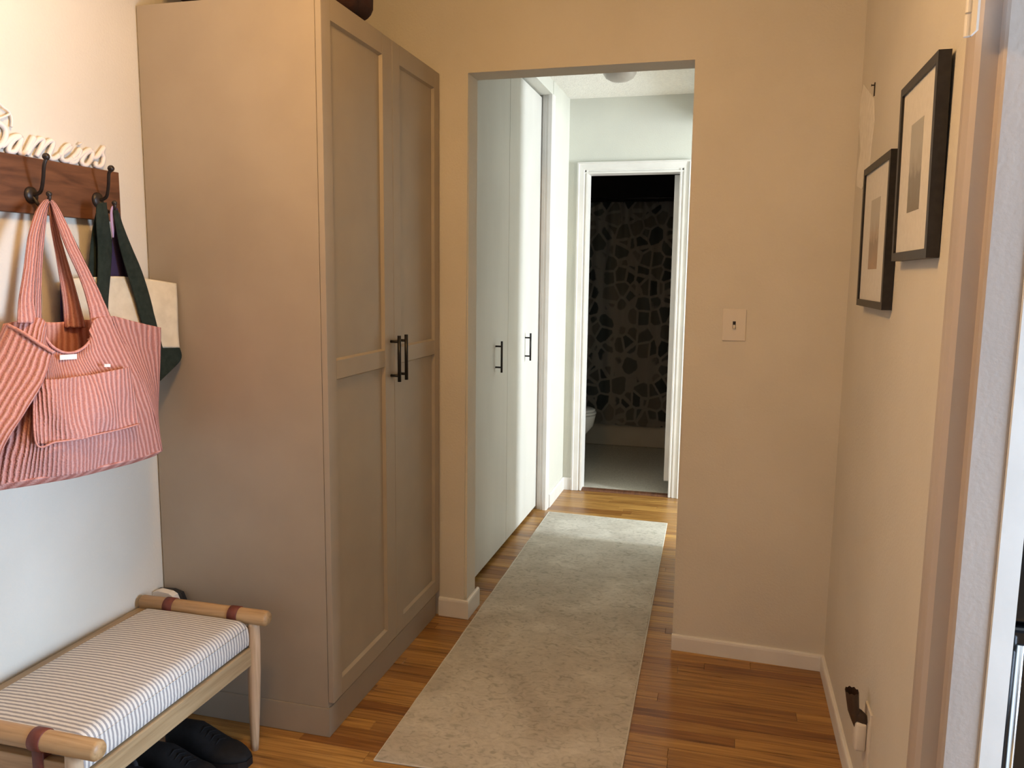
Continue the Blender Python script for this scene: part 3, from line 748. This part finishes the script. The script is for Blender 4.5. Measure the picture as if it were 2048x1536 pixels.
# ---- shoes under the bench
def shoe(label, heel, ang, L, W, H, mtl, group=None, logo=False, collar=True):
    t = thing('shoe', label, 'shoe', (heel[0], heel[1], 0), group)
    ca, sa = math.cos(ang), math.sin(ang)
    def tf(u, v, z): return (heel[0] + u * ca - v * sa, heel[1] + u * sa + v * ca, z)
    secs = []   # u, halfwidth, top height
    for k in range(17):
        s = k / 16; wdt = W * (0.62 + 0.38 * math.sin(min(s, .68) / .68 * math.pi / 2)) if s < 0.68 else W * math.cos((s - .68) / .32 * math.pi / 2 * 0.95) ** 0.55
        if s < 0.06: wdt *= 0.6 + s / 0.06 * 0.4
        top = H if s < 0.38 else H - (H - 0.058) * min((s - 0.38) / 0.30, 1) if s < 0.68 else 0.058 - 0.026 * ((s - .68) / .32) ** 2
        secs.append((s * L, wdt, top))
    bm = bmesh.new(); rings = []; n = 16
    for u, wdt, top in secs:
        rings.append([bm.verts.new(tf(u, wdt * math.copysign(abs(math.cos(a)) ** 0.8, math.cos(a)), 0.022 + (top - 0.022) * max(math.sin(a), 0) ** 0.75)) for a in [math.pi * k / (n - 1) for k in range(n)]])
    for a, b in zip(rings, rings[1:]):
        for k in range(n - 1): bm.faces.new((a[k], a[k + 1], b[k + 1], b[k]))
        bm.faces.new((a[-1], a[0], b[0], b[-1]))
    bm.faces.new(rings[0][::-1]); bm.faces.new(rings[-1]); bmesh.ops.recalc_face_normals(bm, faces=bm.faces)
    part('upper', bm, M[mtl], t, True)
    bm = bmesh.new()
    for z0, z1, g in ((0.0005, 0.024, 1.06),):
        A = []; B = []
        seq = [(u, w_ * g) for u, w_, _ in secs] + [(u, -w_ * g) for u, w_, _ in secs[::-1]]
        for u, v in seq: A.append(bm.verts.new(tf(u * 1.02 - 0.003, v, z0))); B.append(bm.verts.new(tf(u * 1.02 - 0.003, v, z1)))
        bm.faces.new(A[::-1]); bm.faces.new(B)
        for k in range(len(A)): bm.faces.new((A[k], A[(k + 1) % len(A)], B[(k + 1) % len(A)], B[k]))
    part('sole', bm, M['shoe_sole'], t)
    if collar:
        bm = bmesh.new(); pts = []
        for k in range(21):
            a = 2 * math.pi * k / 20; pts.append(tf(0.19 * L + 0.16 * L * math.cos(a), W * 0.62 * math.sin(a), H + 0.002 - 0.012 * math.cos(a)))
        tube(bm, pts, 0.008, 8, caps=False); part('collar', bm, M['shoe_grey'], t, True)
    bm = bmesh.new()
    for q in (0.46, 0.52, 0.58, 0.64):
        zz = H - (H - 0.058) * min((q - 0.38) / 0.30, 1)
        tube(bm, [tf(q * L, -W * 0.4, zz - 0.004), tf(q * L, 0, zz + 0.004), tf(q * L + 0.006, W * 0.4, zz - 0.004)], 0.0028, 6)
    part('laces', bm, M['shoe_black'], t, True)
    if logo:
        bm = bmesh.new(); s0 = 0.40 * L; base = []
        pl = [(0, 0), (0.007, 0.016), (0.010, 0.008), (0.016, 0.022), (0.019, 0.006), (0.022, 0.004), (0.016, 0.0)]
        for a, b in pl: base.append(Vector(tf(s0 + a, -W * 0.98 - 0.002, 0.050 + b)))
        nrm = Vector(tf(0, -1, 0)) - Vector(tf(0, 0, 0)); f = bm.faces.new([bm.verts.new(p) for p in base])
        r = bmesh.ops.extrude_face_region(bm, geom=[f]); bmesh.ops.translate(bm, vec=nrm * 0.002, verts=[v for v in r['geom'] if isinstance(v, bmesh.types.BMVert)])
        lo_ = part('logo', bm, M['tag_white'], t); lo_['label'] = 'small white peaked emblem'
    return t
shoe('black shoe under the bench with its toe beside the far right leg', (-1.665, 2.045), -0.04, 0.295, 0.056, 0.108, 'shoe_black', collar=False)
shoe('black shoe under the bench, in the middle of the three', (-1.680, 1.925), -0.06, 0.290, 0.054, 0.100, 'shoe_black', collar=False)
shoe('black sneaker with small white emblem and grey collar, nearest of the three under the bench', (-1.70, 1.825), -0.16, 0.27, 0.047, 0.090, 'shoe_navy', logo=True)

# ---- coat rack board with two double hooks
XB = -1.803
rk = thing('coat_rack', 'stained brown wooden board with two black double hooks on the left wall', 'coat rack', (XL, 1.7, 1.74))
part('board', bx(XL + 0.001, XB, 1.10, 2.112, 1.670, 1.818, bev=0.0015, seg=1), M['walnut'], rk)
def hook(px, py, kpx, kpy, lpx, lpy):
    b = P(px, py, XB + 0.004); bm = bmesh.new()
    lathe(bm, [(0.022, 0), (0.022, 0.004), (0.016, 0.009), (0.006, 0.011)], (XB - 0.0005, b.y, b.z), 'x', 20)
    h = part('hook', bm, M['bronze'], rk, True)
    k = P(kpx, kpy, -1.728)
    pts = smooth_path([(XB + 0.006, b.y, b.z), (XB + 0.030, b.y + 0.002, b.z + 0.008), (XB + 0.052, (b.y + k.y) / 2, b.z + 0.038), (-1.735, k.y - 0.001, b.z + 0.072), (k.x, k.y, k.z - 0.006)])
    bm = bmesh.new(); tube(bm, pts, 0.0048, 10); bmesh.ops.create_uvsphere(bm, u_segments=14, v_segments=10, radius=0.0095, matrix=Matrix.Translation(k))
    o = obj('upper_prong', bm, M['bronze']); place(o, h); o.data.shade_smooth()
    l = P(lpx, lpy, -1.738)
    pts = smooth_path([(XB + 0.006, b.y, b.z - 0.004), (XB + 0.022, b.y + 0.002, b.z - 0.026), (XB + 0.048, (b.y + l.y) / 2, l.z - 0.026), (l.x, l.y, l.z - 0.012), (l.x, l.y, l.z)])
    bm = bmesh.new(); tube(bm, pts, 0.0048, 10); bmesh.ops.create_uvsphere(bm, u_segments=14, v_segments=10, radius=0.0075, matrix=Matrix.Translation(l))
    o = obj('lower_prong', bm, M['bronze']); place(o, h); o.data.shade_smooth()
    return h
hook(64, 390, 92, 313, 98, 388)
hook(197, 400, 222, 337, 229, 406)

# ---- cut-out name letters standing on the board
def Z(zx, zy): return (zx / 5.12, 180 + zy / 5.12)
LET = {
 'letter_c': [[(-150, 470), (-120, 380), (-60, 330), (0, 345), (52, 395), (60, 455), (35, 530), (-20, 585), (-90, 600), (-150, 560), (-165, 500)]],
 'letter_a': [[(10, 580), (60, 545), (120, 490), (185, 470), (205, 478), (150, 500), (100, 560), (85, 620), (105, 645), (150, 625), (195, 560), (222, 490), (200, 560), (200, 630), (225, 655), (265, 630)]],
 'letter_m': [[(265, 630), (300, 560), (335, 495), (345, 500), (300, 600), (270, 668)], [(275, 655), (330, 570), (400, 505), (440, 510), (430, 560), (370, 680)], [(375, 670), (430, 590), (500, 525), (540, 530), (535, 580), (500, 660), (520, 700), (560, 700), (600, 670)]],
 'letter_e': [[(600, 670), (660, 640), (710, 595), (715, 570), (690, 572), (645, 620), (625, 680), (645, 720), (690, 725), (735, 700)]],
 'letter_j': [[(735, 700), (780, 655), (810, 615), (820, 620), (800, 680), (770, 735), (730, 752), (710, 735), (740, 715), (790, 700)], [(812, 545), (818, 555)]],
 'letter_o': [[(790, 700), (850, 650), (905, 615), (925, 618), (870, 660), (835, 720), (850, 765), (890, 765), (930, 710), (945, 650), (925, 618)]],
 'letter_s': [[(940, 690), (985, 690), (1050, 610), (1065, 590), (1040, 640), (1060, 690), (1045, 760), (1010, 785), (975, 770), (985, 745)]],
}
XLT = XB - 0.012
lt = thing('name_sign', 'white cursive cut-out letters standing on the brown hook board', 'lettering', (XLT, 1.8, 1.82))
for nm, strokes in LET.items():
    bm = bmesh.new()
    for s in strokes:
        pts = [P(*Z(*q), XLT) for q in s]
        # keep the foot of every letter just above the board
        pts = [Vector((XLT, p.y, max(p.z, 1.8245))) for p in pts]
        tube(bm, smooth_path(pts, 5) if len(pts) > 2 else pts, 0.0070, 8)
    part(nm, bm, M['white_paint'], lt, True)
bm = bmesh.new()
for s in ([(-80, 60), (20, 165), (95, 225), (122, 300), (118, 380)], [(-60, 300), (30, 278), (112, 240)], [(-70, 330), (20, 345)]):
    tube(bm, smooth_path([P(*Z(*q), XLT) for q in s], 5), 0.0030, 8)
part('flourish', bm, M['white_paint'], lt, True)

# ---- totes -----------------------------------------------------------------
def rib_strap(name, pts, parent, m, thick=0.007, nu=8):
    """pts: (px, py, half width px, x)"""
    rows = []
    for (px, py, hw, x) in pts: rows.append([P(px - hw, py, x), P(px, py, x + 0.004), P(px + hw, py, x)])
    bm = sheet(rows, nu, len(pts) * 7, thick)
    return part(name, bm, M[m], parent, True)

pk = thing('pink_tote_bag', 'bulky pink rib-knit tote bag with front pocket hanging from the left hook', 'bag', tuple(P(98, 402, -1.745)))
W1 = lambda u, v: 0.004 * math.sin(9 * u + 4 * v) + 0.003 * math.sin(17 * u - 6 * v)
front = [[P(36, 640, -1.665), P(84, 640, -1.635), P(92, 674, -1.62), P(108, 693, -1.61), P(133, 703, -1.60), P(158, 698, -1.61), P(178, 680, -1.62), P(186, 640, -1.635), P(228, 632, -1.645)],
         [P(28, 700, -1.65), P(72, 702, -1.61), P(94, 715, -1.59), P(113, 722, -1.58), P(135, 727, -1.575), P(158, 722, -1.58), P(182, 712, -1.59), P(208, 692, -1.61), P(245, 675, -1.64)],
         [P(18, 800, -1.62), P(62, 800, -1.57), P(97, 800, -1.54), P(128, 800, -1.525), P(160, 798, -1.52), P(192, 795, -1.53), P(224, 788, -1.55), P(255, 775, -1.575), P(283, 755, -1.61)],
         [P(-2, 902, -1.60), P(50, 896, -1.55), P(90, 892, -1.52), P(130, 886, -1.505), P(170, 880, -1.505), P(208, 872, -1.515), P(246, 862, -1.535), P(280, 848, -1.56), P(308, 825, -1.60)],
         [P(-14, 972, -1.60), P(42, 963, -1.56), P(84, 957, -1.535), P(126, 950, -1.52), P(168, 943, -1.52), P(208, 934, -1.53), P(248, 924, -1.55), P(288, 914, -1.575), P(325, 902, -1.61)]]
part('front_panel', sheet(front, 136, 60, 0.006, W1), M['knit_body'], pk, True)
bottom = [front[-1], [p + Vector((-0.035, -0.004, -0.020)) for p in front[-1]], [p + Vector((-0.10, -0.0, -0.028)) for p in front[-1]]]
bo = part('bottom_panel', sheet(bottom, 60, 10, 0.005), M['knit_side'], pk, True)
rside = [[P(228, 632, -1.648), P(258, 640, -1.665), P(290, 648, -1.685), P(321, 655, -1.700), P(316, 655, -1.722)],
         [P(246, 676, -1.642), P(270, 690, -1.66), P(295, 700, -1.685), P(321, 705, -1.702), P(314, 705, -1.722)],
         [P(284, 755, -1.612), P(298, 765, -1.64), P(310, 772, -1.675), P(319, 775, -1.705), P(310, 772, -1.726)],
         [P(309, 825, -1.602), P(314, 830, -1.635), P(317, 832, -1.67), P(316, 830, -1.708), P(306, 826, -1.73)],
         [P(325, 902, -1.612), P(325, 898, -1.64), P(322, 894, -1.675), P(317, 890, -1.710), P(306, 884, -1.735)]]
part('side_panel', sheet(rside, 48, 40, 0.005), M['knit_side'], pk, True)
lside = [[P(106, 703, -1.545), P(78, 685, -1.575), P(48, 665, -1.61), P(16, 648, -1.66), P(10, 648, -1.72)],
         [P(84, 765, -1.535), P(50, 755, -1.57), P(16, 740, -1.61), P(-20, 720, -1.66), P(-26, 720, -1.72)],
         [P(48, 825, -1.535), P(14, 815, -1.57), P(-20, 800, -1.61), P(-60, 780, -1.66), P(-66, 780, -1.72)],
         [P(2, 905, -1.54), P(-30, 900, -1.57), P(-60, 885, -1.61), P(-90, 860, -1.66), P(-94, 860, -1.72)],
         [P(-4, 985, -1.565), P(-30, 970, -1.59), P(-60, 960, -1.62), P(-90, 940, -1.66), P(-94, 930, -1.72)]]
part('side_panel', sheet(lside, 48, 44, 0.006), M['knit_side'], pk, True)
part('side_hem', tube(bmesh.new(), smooth_path([P(108, 706, -1.540), P(78, 687, -1.570), P(48, 667, -1.605), P(16, 650, -1.655)]), 0.0045, 8), M['knit_hem'], pk, True)
back = [[P(10, 648, -1.722), P(60, 640, -1.733), P(110, 645, -1.735), P(182, 640, -1.735), P(250, 650, -1.730), P(314, 657, -1.722)],
        [P(-40, 800, -1.735), P(40, 800, -1.745), P(110, 800, -1.748), P(182, 795, -1.748), P(240, 790, -1.74), P(308, 780, -1.727)],
        [P(-94, 960, -1.735), P(0, 960, -1.755), P(80, 950, -1.755), P(150, 935, -1.755), P(230, 910, -1.75), P(302, 884, -1.735)]]
part('back_panel', sheet(back, 90, 30, 0.005), M['knit_in'], pk, True)
# neckline hem, pocket with hem, labels
hem = [P(86, 655, -1.630), P(93, 678, -1.614), P(109, 696, -1.603), P(133, 706, -1.594), P(158, 701, -1.603), P(179, 683, -1.614), P(187, 655, -1.630)]
part('neck_hem', tube(bmesh.new(), smooth_path(hem), 0.0036, 8), M['knit_hem'], pk, True)
bm = bmesh.new()
off = 0.010
pocket = [[P(66, 762, -1.580 + off), P(105, 759, -1.548 + off), P(145, 754, -1.533 + off), P(185, 748, -1.534 + off), P(225, 741, -1.552 + off), P(262, 733, -1.580 + off)],
          [P(68, 830, -1.553 + off), P(108, 828, -1.522 + off), P(150, 824, -1.507 + off), P(195, 817, -1.510 + off), P(236, 808, -1.530 + off), P(272, 796, -1.560 + off)],
          [P(72, 888, -1.538 + off), P(112, 886, -1.513 + off), P(155, 880, -1.500 + off), P(200, 870, -1.504 + off), P(240, 861, -1.522 + off), P(280, 850, -1.552 + off)]]
part('pocket', sheet(pocket, 110, 36, 0.005, W1), M['knit_pocket'], pk, True)
part('pocket_hem', tube(bmesh.new(), smooth_path([P(68, 765, -1.563), P(72, 886, -1.521), P(112, 884, -1.498), P(155, 878, -1.486), P(200, 868, -1.489), P(240, 859, -1.508), P(280, 848, -1.538)]), 0.0024, 8), M['knit_hem'], pk, True)
def tag_quad(name, cx_, cy_, w_, h_, x, tilt=0):
    q = [[P(cx_ - w_, cy_ - h_ + tilt, x), P(cx_ + w_, cy_ - h_ - tilt, x)], [P(cx_ - w_, cy_ + h_ + tilt, x), P(cx_ + w_, cy_ + h_ - tilt, x)]]
    return part(name, sheet(q, 4, 2, 0.0015), M['tag_white'], pk)
tag_quad('brand_label', 137, 714, 17, 5, -1.578, 1)['label'] = 'small white woven label'
tag_quad('brand_label', 215, 731, 6, 3, -1.555, 0)
# straps
rib_strap('strap', [(56, 645, 19, -1.640), (54, 600, 15, -1.655), (60, 540, 12, -1.675), (68, 470, 11, -1.70), (80, 425, 10, -1.722), (92, 403, 8, -1.738), (98, 398, 4, -1.742)], pk, 'knit_strap')
rib_strap('strap', [(207, 650, 22, -1.640), (196, 612, 17, -1.650), (176, 560, 13, -1.672), (150, 505, 12, -1.690), (128, 455, 10, -1.712), (111, 415, 7, -1.735), (102, 400, 4, -1.740)], pk, 'knit_strap')
rib_strap('strap', [(72, 650, 12, -1.728), (74, 590, 9, -1.736), (78, 520, 8, -1.742), (84, 460, 7, -1.745), (92, 410, 5, -1.745)], pk, 'knit_strap')
rib_strap('strap', [(152, 655, 20, -1.728), (143, 600, 15, -1.736), (132, 550, 12, -1.744), (120, 500, 9, -1.748), (108, 450, 7, -1.750), (101, 408, 5, -1.747)], pk, 'knit_strap')

# canvas tote on the right hook
ct = thing('canvas_tote_bag', 'cream canvas tote with dark green straps and base on the right hook', 'bag', tuple(P(228, 420, -1.745)))
cf = [[P(141, 557, -1.785), P(190, 554, -1.775), P(245, 553, -1.762), P(300, 558, -1.745), P(352, 567, -1.715)],
      [P(141, 630, -1.785), P(192, 630, -1.770), P(248, 629, -1.755), P(304, 630, -1.735), P(356, 632, -1.708)],
      [P(141, 700, -1.785), P(194, 700, -1.768), P(250, 698, -1.752), P(308, 696, -1.732), P(360, 695, -1.700)]]
WC = lambda u, v: 0.003 * math.sin(7 * u + 5 * v)
part('canvas_panel', sheet(cf, 30, 20, 0.003, WC), M['cream_canvas'], ct, True)
cbk = [[P(141, 557, -1.787), P(245, 553, -1.780), P(346, 567, -1.725)], [P(141, 700, -1.792), P(250, 698, -1.782), P(352, 696, -1.715)]]
part('back_panel', sheet(cbk, 14, 8, 0.003), M['cream_canvas'], ct, True)
cbs = [[P(141, 701, -1.7845), P(194, 701, -1.7675), P(250, 699, -1.7515), P(308, 697, -1.7315), P(360, 696, -1.6995)],
       [P(141, 740, -1.785), P(194, 742, -1.770), P(250, 742, -1.754), P(306, 738, -1.734), P(361, 721, -1.700)],
       [P(141, 800, -1.785), P(194, 798, -1.775), P(246, 790, -1.762), P(290, 776, -1.744), P(321, 760, -1.720)]]
part('base_panel', sheet(cbs, 24, 12, 0.004), M['green_cloth'], ct, True)
rib_strap('strap', [(206, 640, 11, -1.758), (206, 600, 11, -1.760), (209, 540, 13, -1.762), (210, 490, 14, -1.755), (206, 445, 13, -1.738), (204, 412, 10, -1.738), (208, 405, 6, -1.740)], ct, 'green_cloth', 0.003)
rib_strap('strap', [(318, 697, 8, -1.712), (300, 650, 14, -1.726), (284, 590, 15, -1.738), (268, 540, 15, -1.742), (252, 495, 12, -1.740), (240, 455, 8, -1.732), (231, 420, 5, -1.738)], ct, 'green_cloth', 0.003)
rib_strap('strap', [(192, 560, 16, -1.785), (194, 500, 13, -1.778), (196, 450, 9, -1.762), (202, 415, 7, -1.755)], ct, 'green_cloth', 0.003)

# purple tote behind it on the same hook
pt = thing('purple_tote_bag', 'dark purple cloth bag hanging behind the cream canvas tote', 'bag', tuple(P(232, 425, -1.76)))
pf = [[P(122, 566, -1.800), P(200, 556, -1.802), P(280, 556, -1.796)], [P(124, 660, -1.804), P(200, 660, -1.806), P(280, 660, -1.798)], [P(130, 760, -1.808), P(200, 762, -1.808), P(276, 756, -1.800)]]
part('bag_body', sheet(pf, 20, 14, 0.004), M['purple_cloth'], pt, True)
rib_strap('strap', [(240, 562, 26, -1.790), (243, 520, 21, -1.778), (238, 475, 13, -1.762), (233, 440, 7, -1.756), (231, 416, 4, -1.748)], pt, 'purple_cloth', 0.003)
rib_strap('strap', [(262, 562, 10, -1.778), (256, 520, 8, -1.768), (245, 470, 6, -1.754), (235, 425, 4, -1.748)], pt, 'purple_cloth', 0.003)
rib_strap('lilac_strap', [(226, 475, 2, -1.744), (225, 450, 4, -1.744), (224, 425, 4, -1.744), (226, 412, 3, -1.744)], pt, 'lilac_cloth', 0.002)
rib_strap('lilac_strap', [(246, 470, 2, -1.750), (240, 445, 3, -1.748), (235, 425, 3, -1.744)], pt, 'lilac_cloth', 0.002)

# ---- kitchen appliance seen past the doorway
fr = thing('refrigerator', 'black refrigerator edge seen past the doorway at the right', 'appliance', (1.05, 2.3, 0))
part('cabinet', bx(0.585, 1.30, 2.06, 2.72, 0.01, 1.70, bev=0.006), M['fridge'], fr)
part('door', bx(0.585, 1.30, 2.00, 2.055, 0.74, 1.70, bev=0.012, seg=3), M['fridge'], fr)
part('door', bx(0.585, 1.30, 2.00, 2.055, 0.05, 0.73, bev=0.012, seg=3), M['fridge'], fr)
bm = bmesh.new(); tube(bm, [(0.682, 1.975, 0.12), (0.682, 1.97, 0.40), (0.682, 1.975, 0.70)], 0.008, 12)
for z in (0.14, 0.68): tube(bm, [(0.682, 2.0, z), (0.682, 1.974, z)], 0.006, 8)
h = part('door_handle', bm, M['steel'], fr, True); h['label'] = 'slim steel bar handle'

# ---- bathroom
tb = thing('bathtub', 'bathtub with plain pale front panel behind the shower curtain', 'bathtub', (-0.7, 7.5, 0))
bm = bmesh.new(); box(bm, -1.77, 0.29, 7.15, 7.19, 0.005, 0.50, bev=0.008)
part('apron', bm, M['tub'], tb)
bm = bmesh.new(); x0, x1, y0, y1 = -1.77, 0.29, 7.15, 7.88
o1 = [(x0, y0, .505), (x1, y0, .505), (x1, y1, .505), (x0, y1, .505)]; i1 = [(x0 + .08, y0 + .07, .505), (x1 - .08, y0 + .07, .505), (x1 - .08, y1 - .07, .505), (x0 + .08, y1 - .07, .505)]
i2 = [(x0 + .18, y0 + .13, .12), (x1 - .18, y0 + .13, .12), (x1 - .18, y1 - .13, .12), (x0 + .18, y1 - .13, .12)]
R_ = [[bm.verts.new(p) for p in q] for q in (o1, i1, i2)]
for a, b in zip(R_, R_[1:]):
    for k in range(4): bm.faces.new((a[k], a[(k + 1) % 4], b[(k + 1) % 4], b[k]))
bm.faces.new(R_[2]); solidify(bm, 0.01)
part('basin', bm, M['tub'], tb)
sc_ = thing('shower_curtain', 'grey shower curtain printed with dark rounded pebble shapes', 'curtain', (-0.8, 7.1, 2.2))
bm = bmesh.new(); nu, nv = 160, 12; V = []
for j in range(nv + 1):
    z = 0.205 + (2.165 - 0.205) * j / nv; amp = 0.006 + 0.012 * j / nv
    V.append([bm.verts.new((-1.55 + 1.75 * i / nu, 7.105 + amp * math.sin(i / nu * 2 * math.pi * 15 + 0.4 * math.sin(j)), z)) for i in range(nu + 1)])
for j in range(nv):
    for i in range(nu): bm.faces.new((V[j][i], V[j][i + 1], V[j + 1][i + 1], V[j + 1][i]))
part('cloth', bm, M['curtain'], sc_, True)
bm = bmesh.new()
for k in range(12):
    cxk = -1.50 + k * 0.15; pts = [(cxk, 7.105 + 0.024 * math.cos(a), 2.185 + 0.028 * math.sin(a)) for a in [2 * math.pi * q / 16 for q in range(17)]]
    o = part('curtain_ring', tube(bmesh.new(), pts, 0.003, 6, caps=False), M['black_metal'], sc_, True)
bm.free()
rd = obj('curtain_rod', tube(bmesh.new(), [(-1.78, 7.105, 2.197), (0.30, 7.105, 2.197)], 0.0125, 14), M['black_metal'])
tag(rd, 'dark straight rod carrying the pebble print shower curtain', 'rod'); rd.data.shade_smooth()

tl = thing('toilet', 'white toilet bowl at the left inside the dark bathroom', 'toilet', (-1.35, 6.42, 0))
def oval(cx_, cy_, rx, ry, z, n=28): return [(cx_ + rx * math.cos(2 * math.pi * k / n), cy_ + ry * math.sin(2 * math.pi * k / n), z) for k in range(n)]
def loft(rings, closed=True):
    bm = bmesh.new(); R_ = [[bm.verts.new(p) for p in q] for q in rings]
    for a, b in zip(R_, R_[1:]):
        for k in range(len(a)): bm.faces.new((a[k], a[(k + 1) % len(a)], b[(k + 1) % len(a)], b[k]))
    bm.faces.new(R_[0][::-1]); bm.faces.new(R_[-1]); bmesh.ops.recalc_face_normals(bm, faces=bm.faces); return bm
TX = -1.225
part('bowl', loft([oval(TX - 0.06, 6.42, 0.15, 0.11, 0.005), oval(TX - 0.06, 6.42, 0.14, 0.10, 0.14), oval(TX - 0.02, 6.42, 0.16, 0.12, 0.22), oval(TX, 6.42, 0.215, 0.165, 0.31), oval(TX, 6.42, 0.232, 0.182, 0.385), oval(TX, 6.42, 0.235, 0.185, 0.400)]), M['porcelain'], tl, True)
part('seat', loft([oval(TX, 6.42, 0.236, 0.186, 0.408), oval(TX, 6.42, 0.240, 0.190, 0.418), oval(TX, 6.42, 0.236, 0.186, 0.428)]), M['porcelain'], tl, True)
part('lid', loft([oval(TX - 0.004, 6.42, 0.232, 0.182, 0.433), oval(TX - 0.004, 6.42, 0.234, 0.184, 0.445), oval(TX - 0.004, 6.42, 0.22, 0.17, 0.452)]), M['porcelain'], tl, True)
part('tank', bx(-1.75, -1.53, 6.22, 6.62, 0.38, 0.74, bev=0.015, seg=3), M['porcelain'], tl, True)
part('tank_lid', bx(-1.755, -1.52, 6.21, 6.63, 0.742, 0.77, bev=0.008, seg=2), M['porcelain'], tl, True)
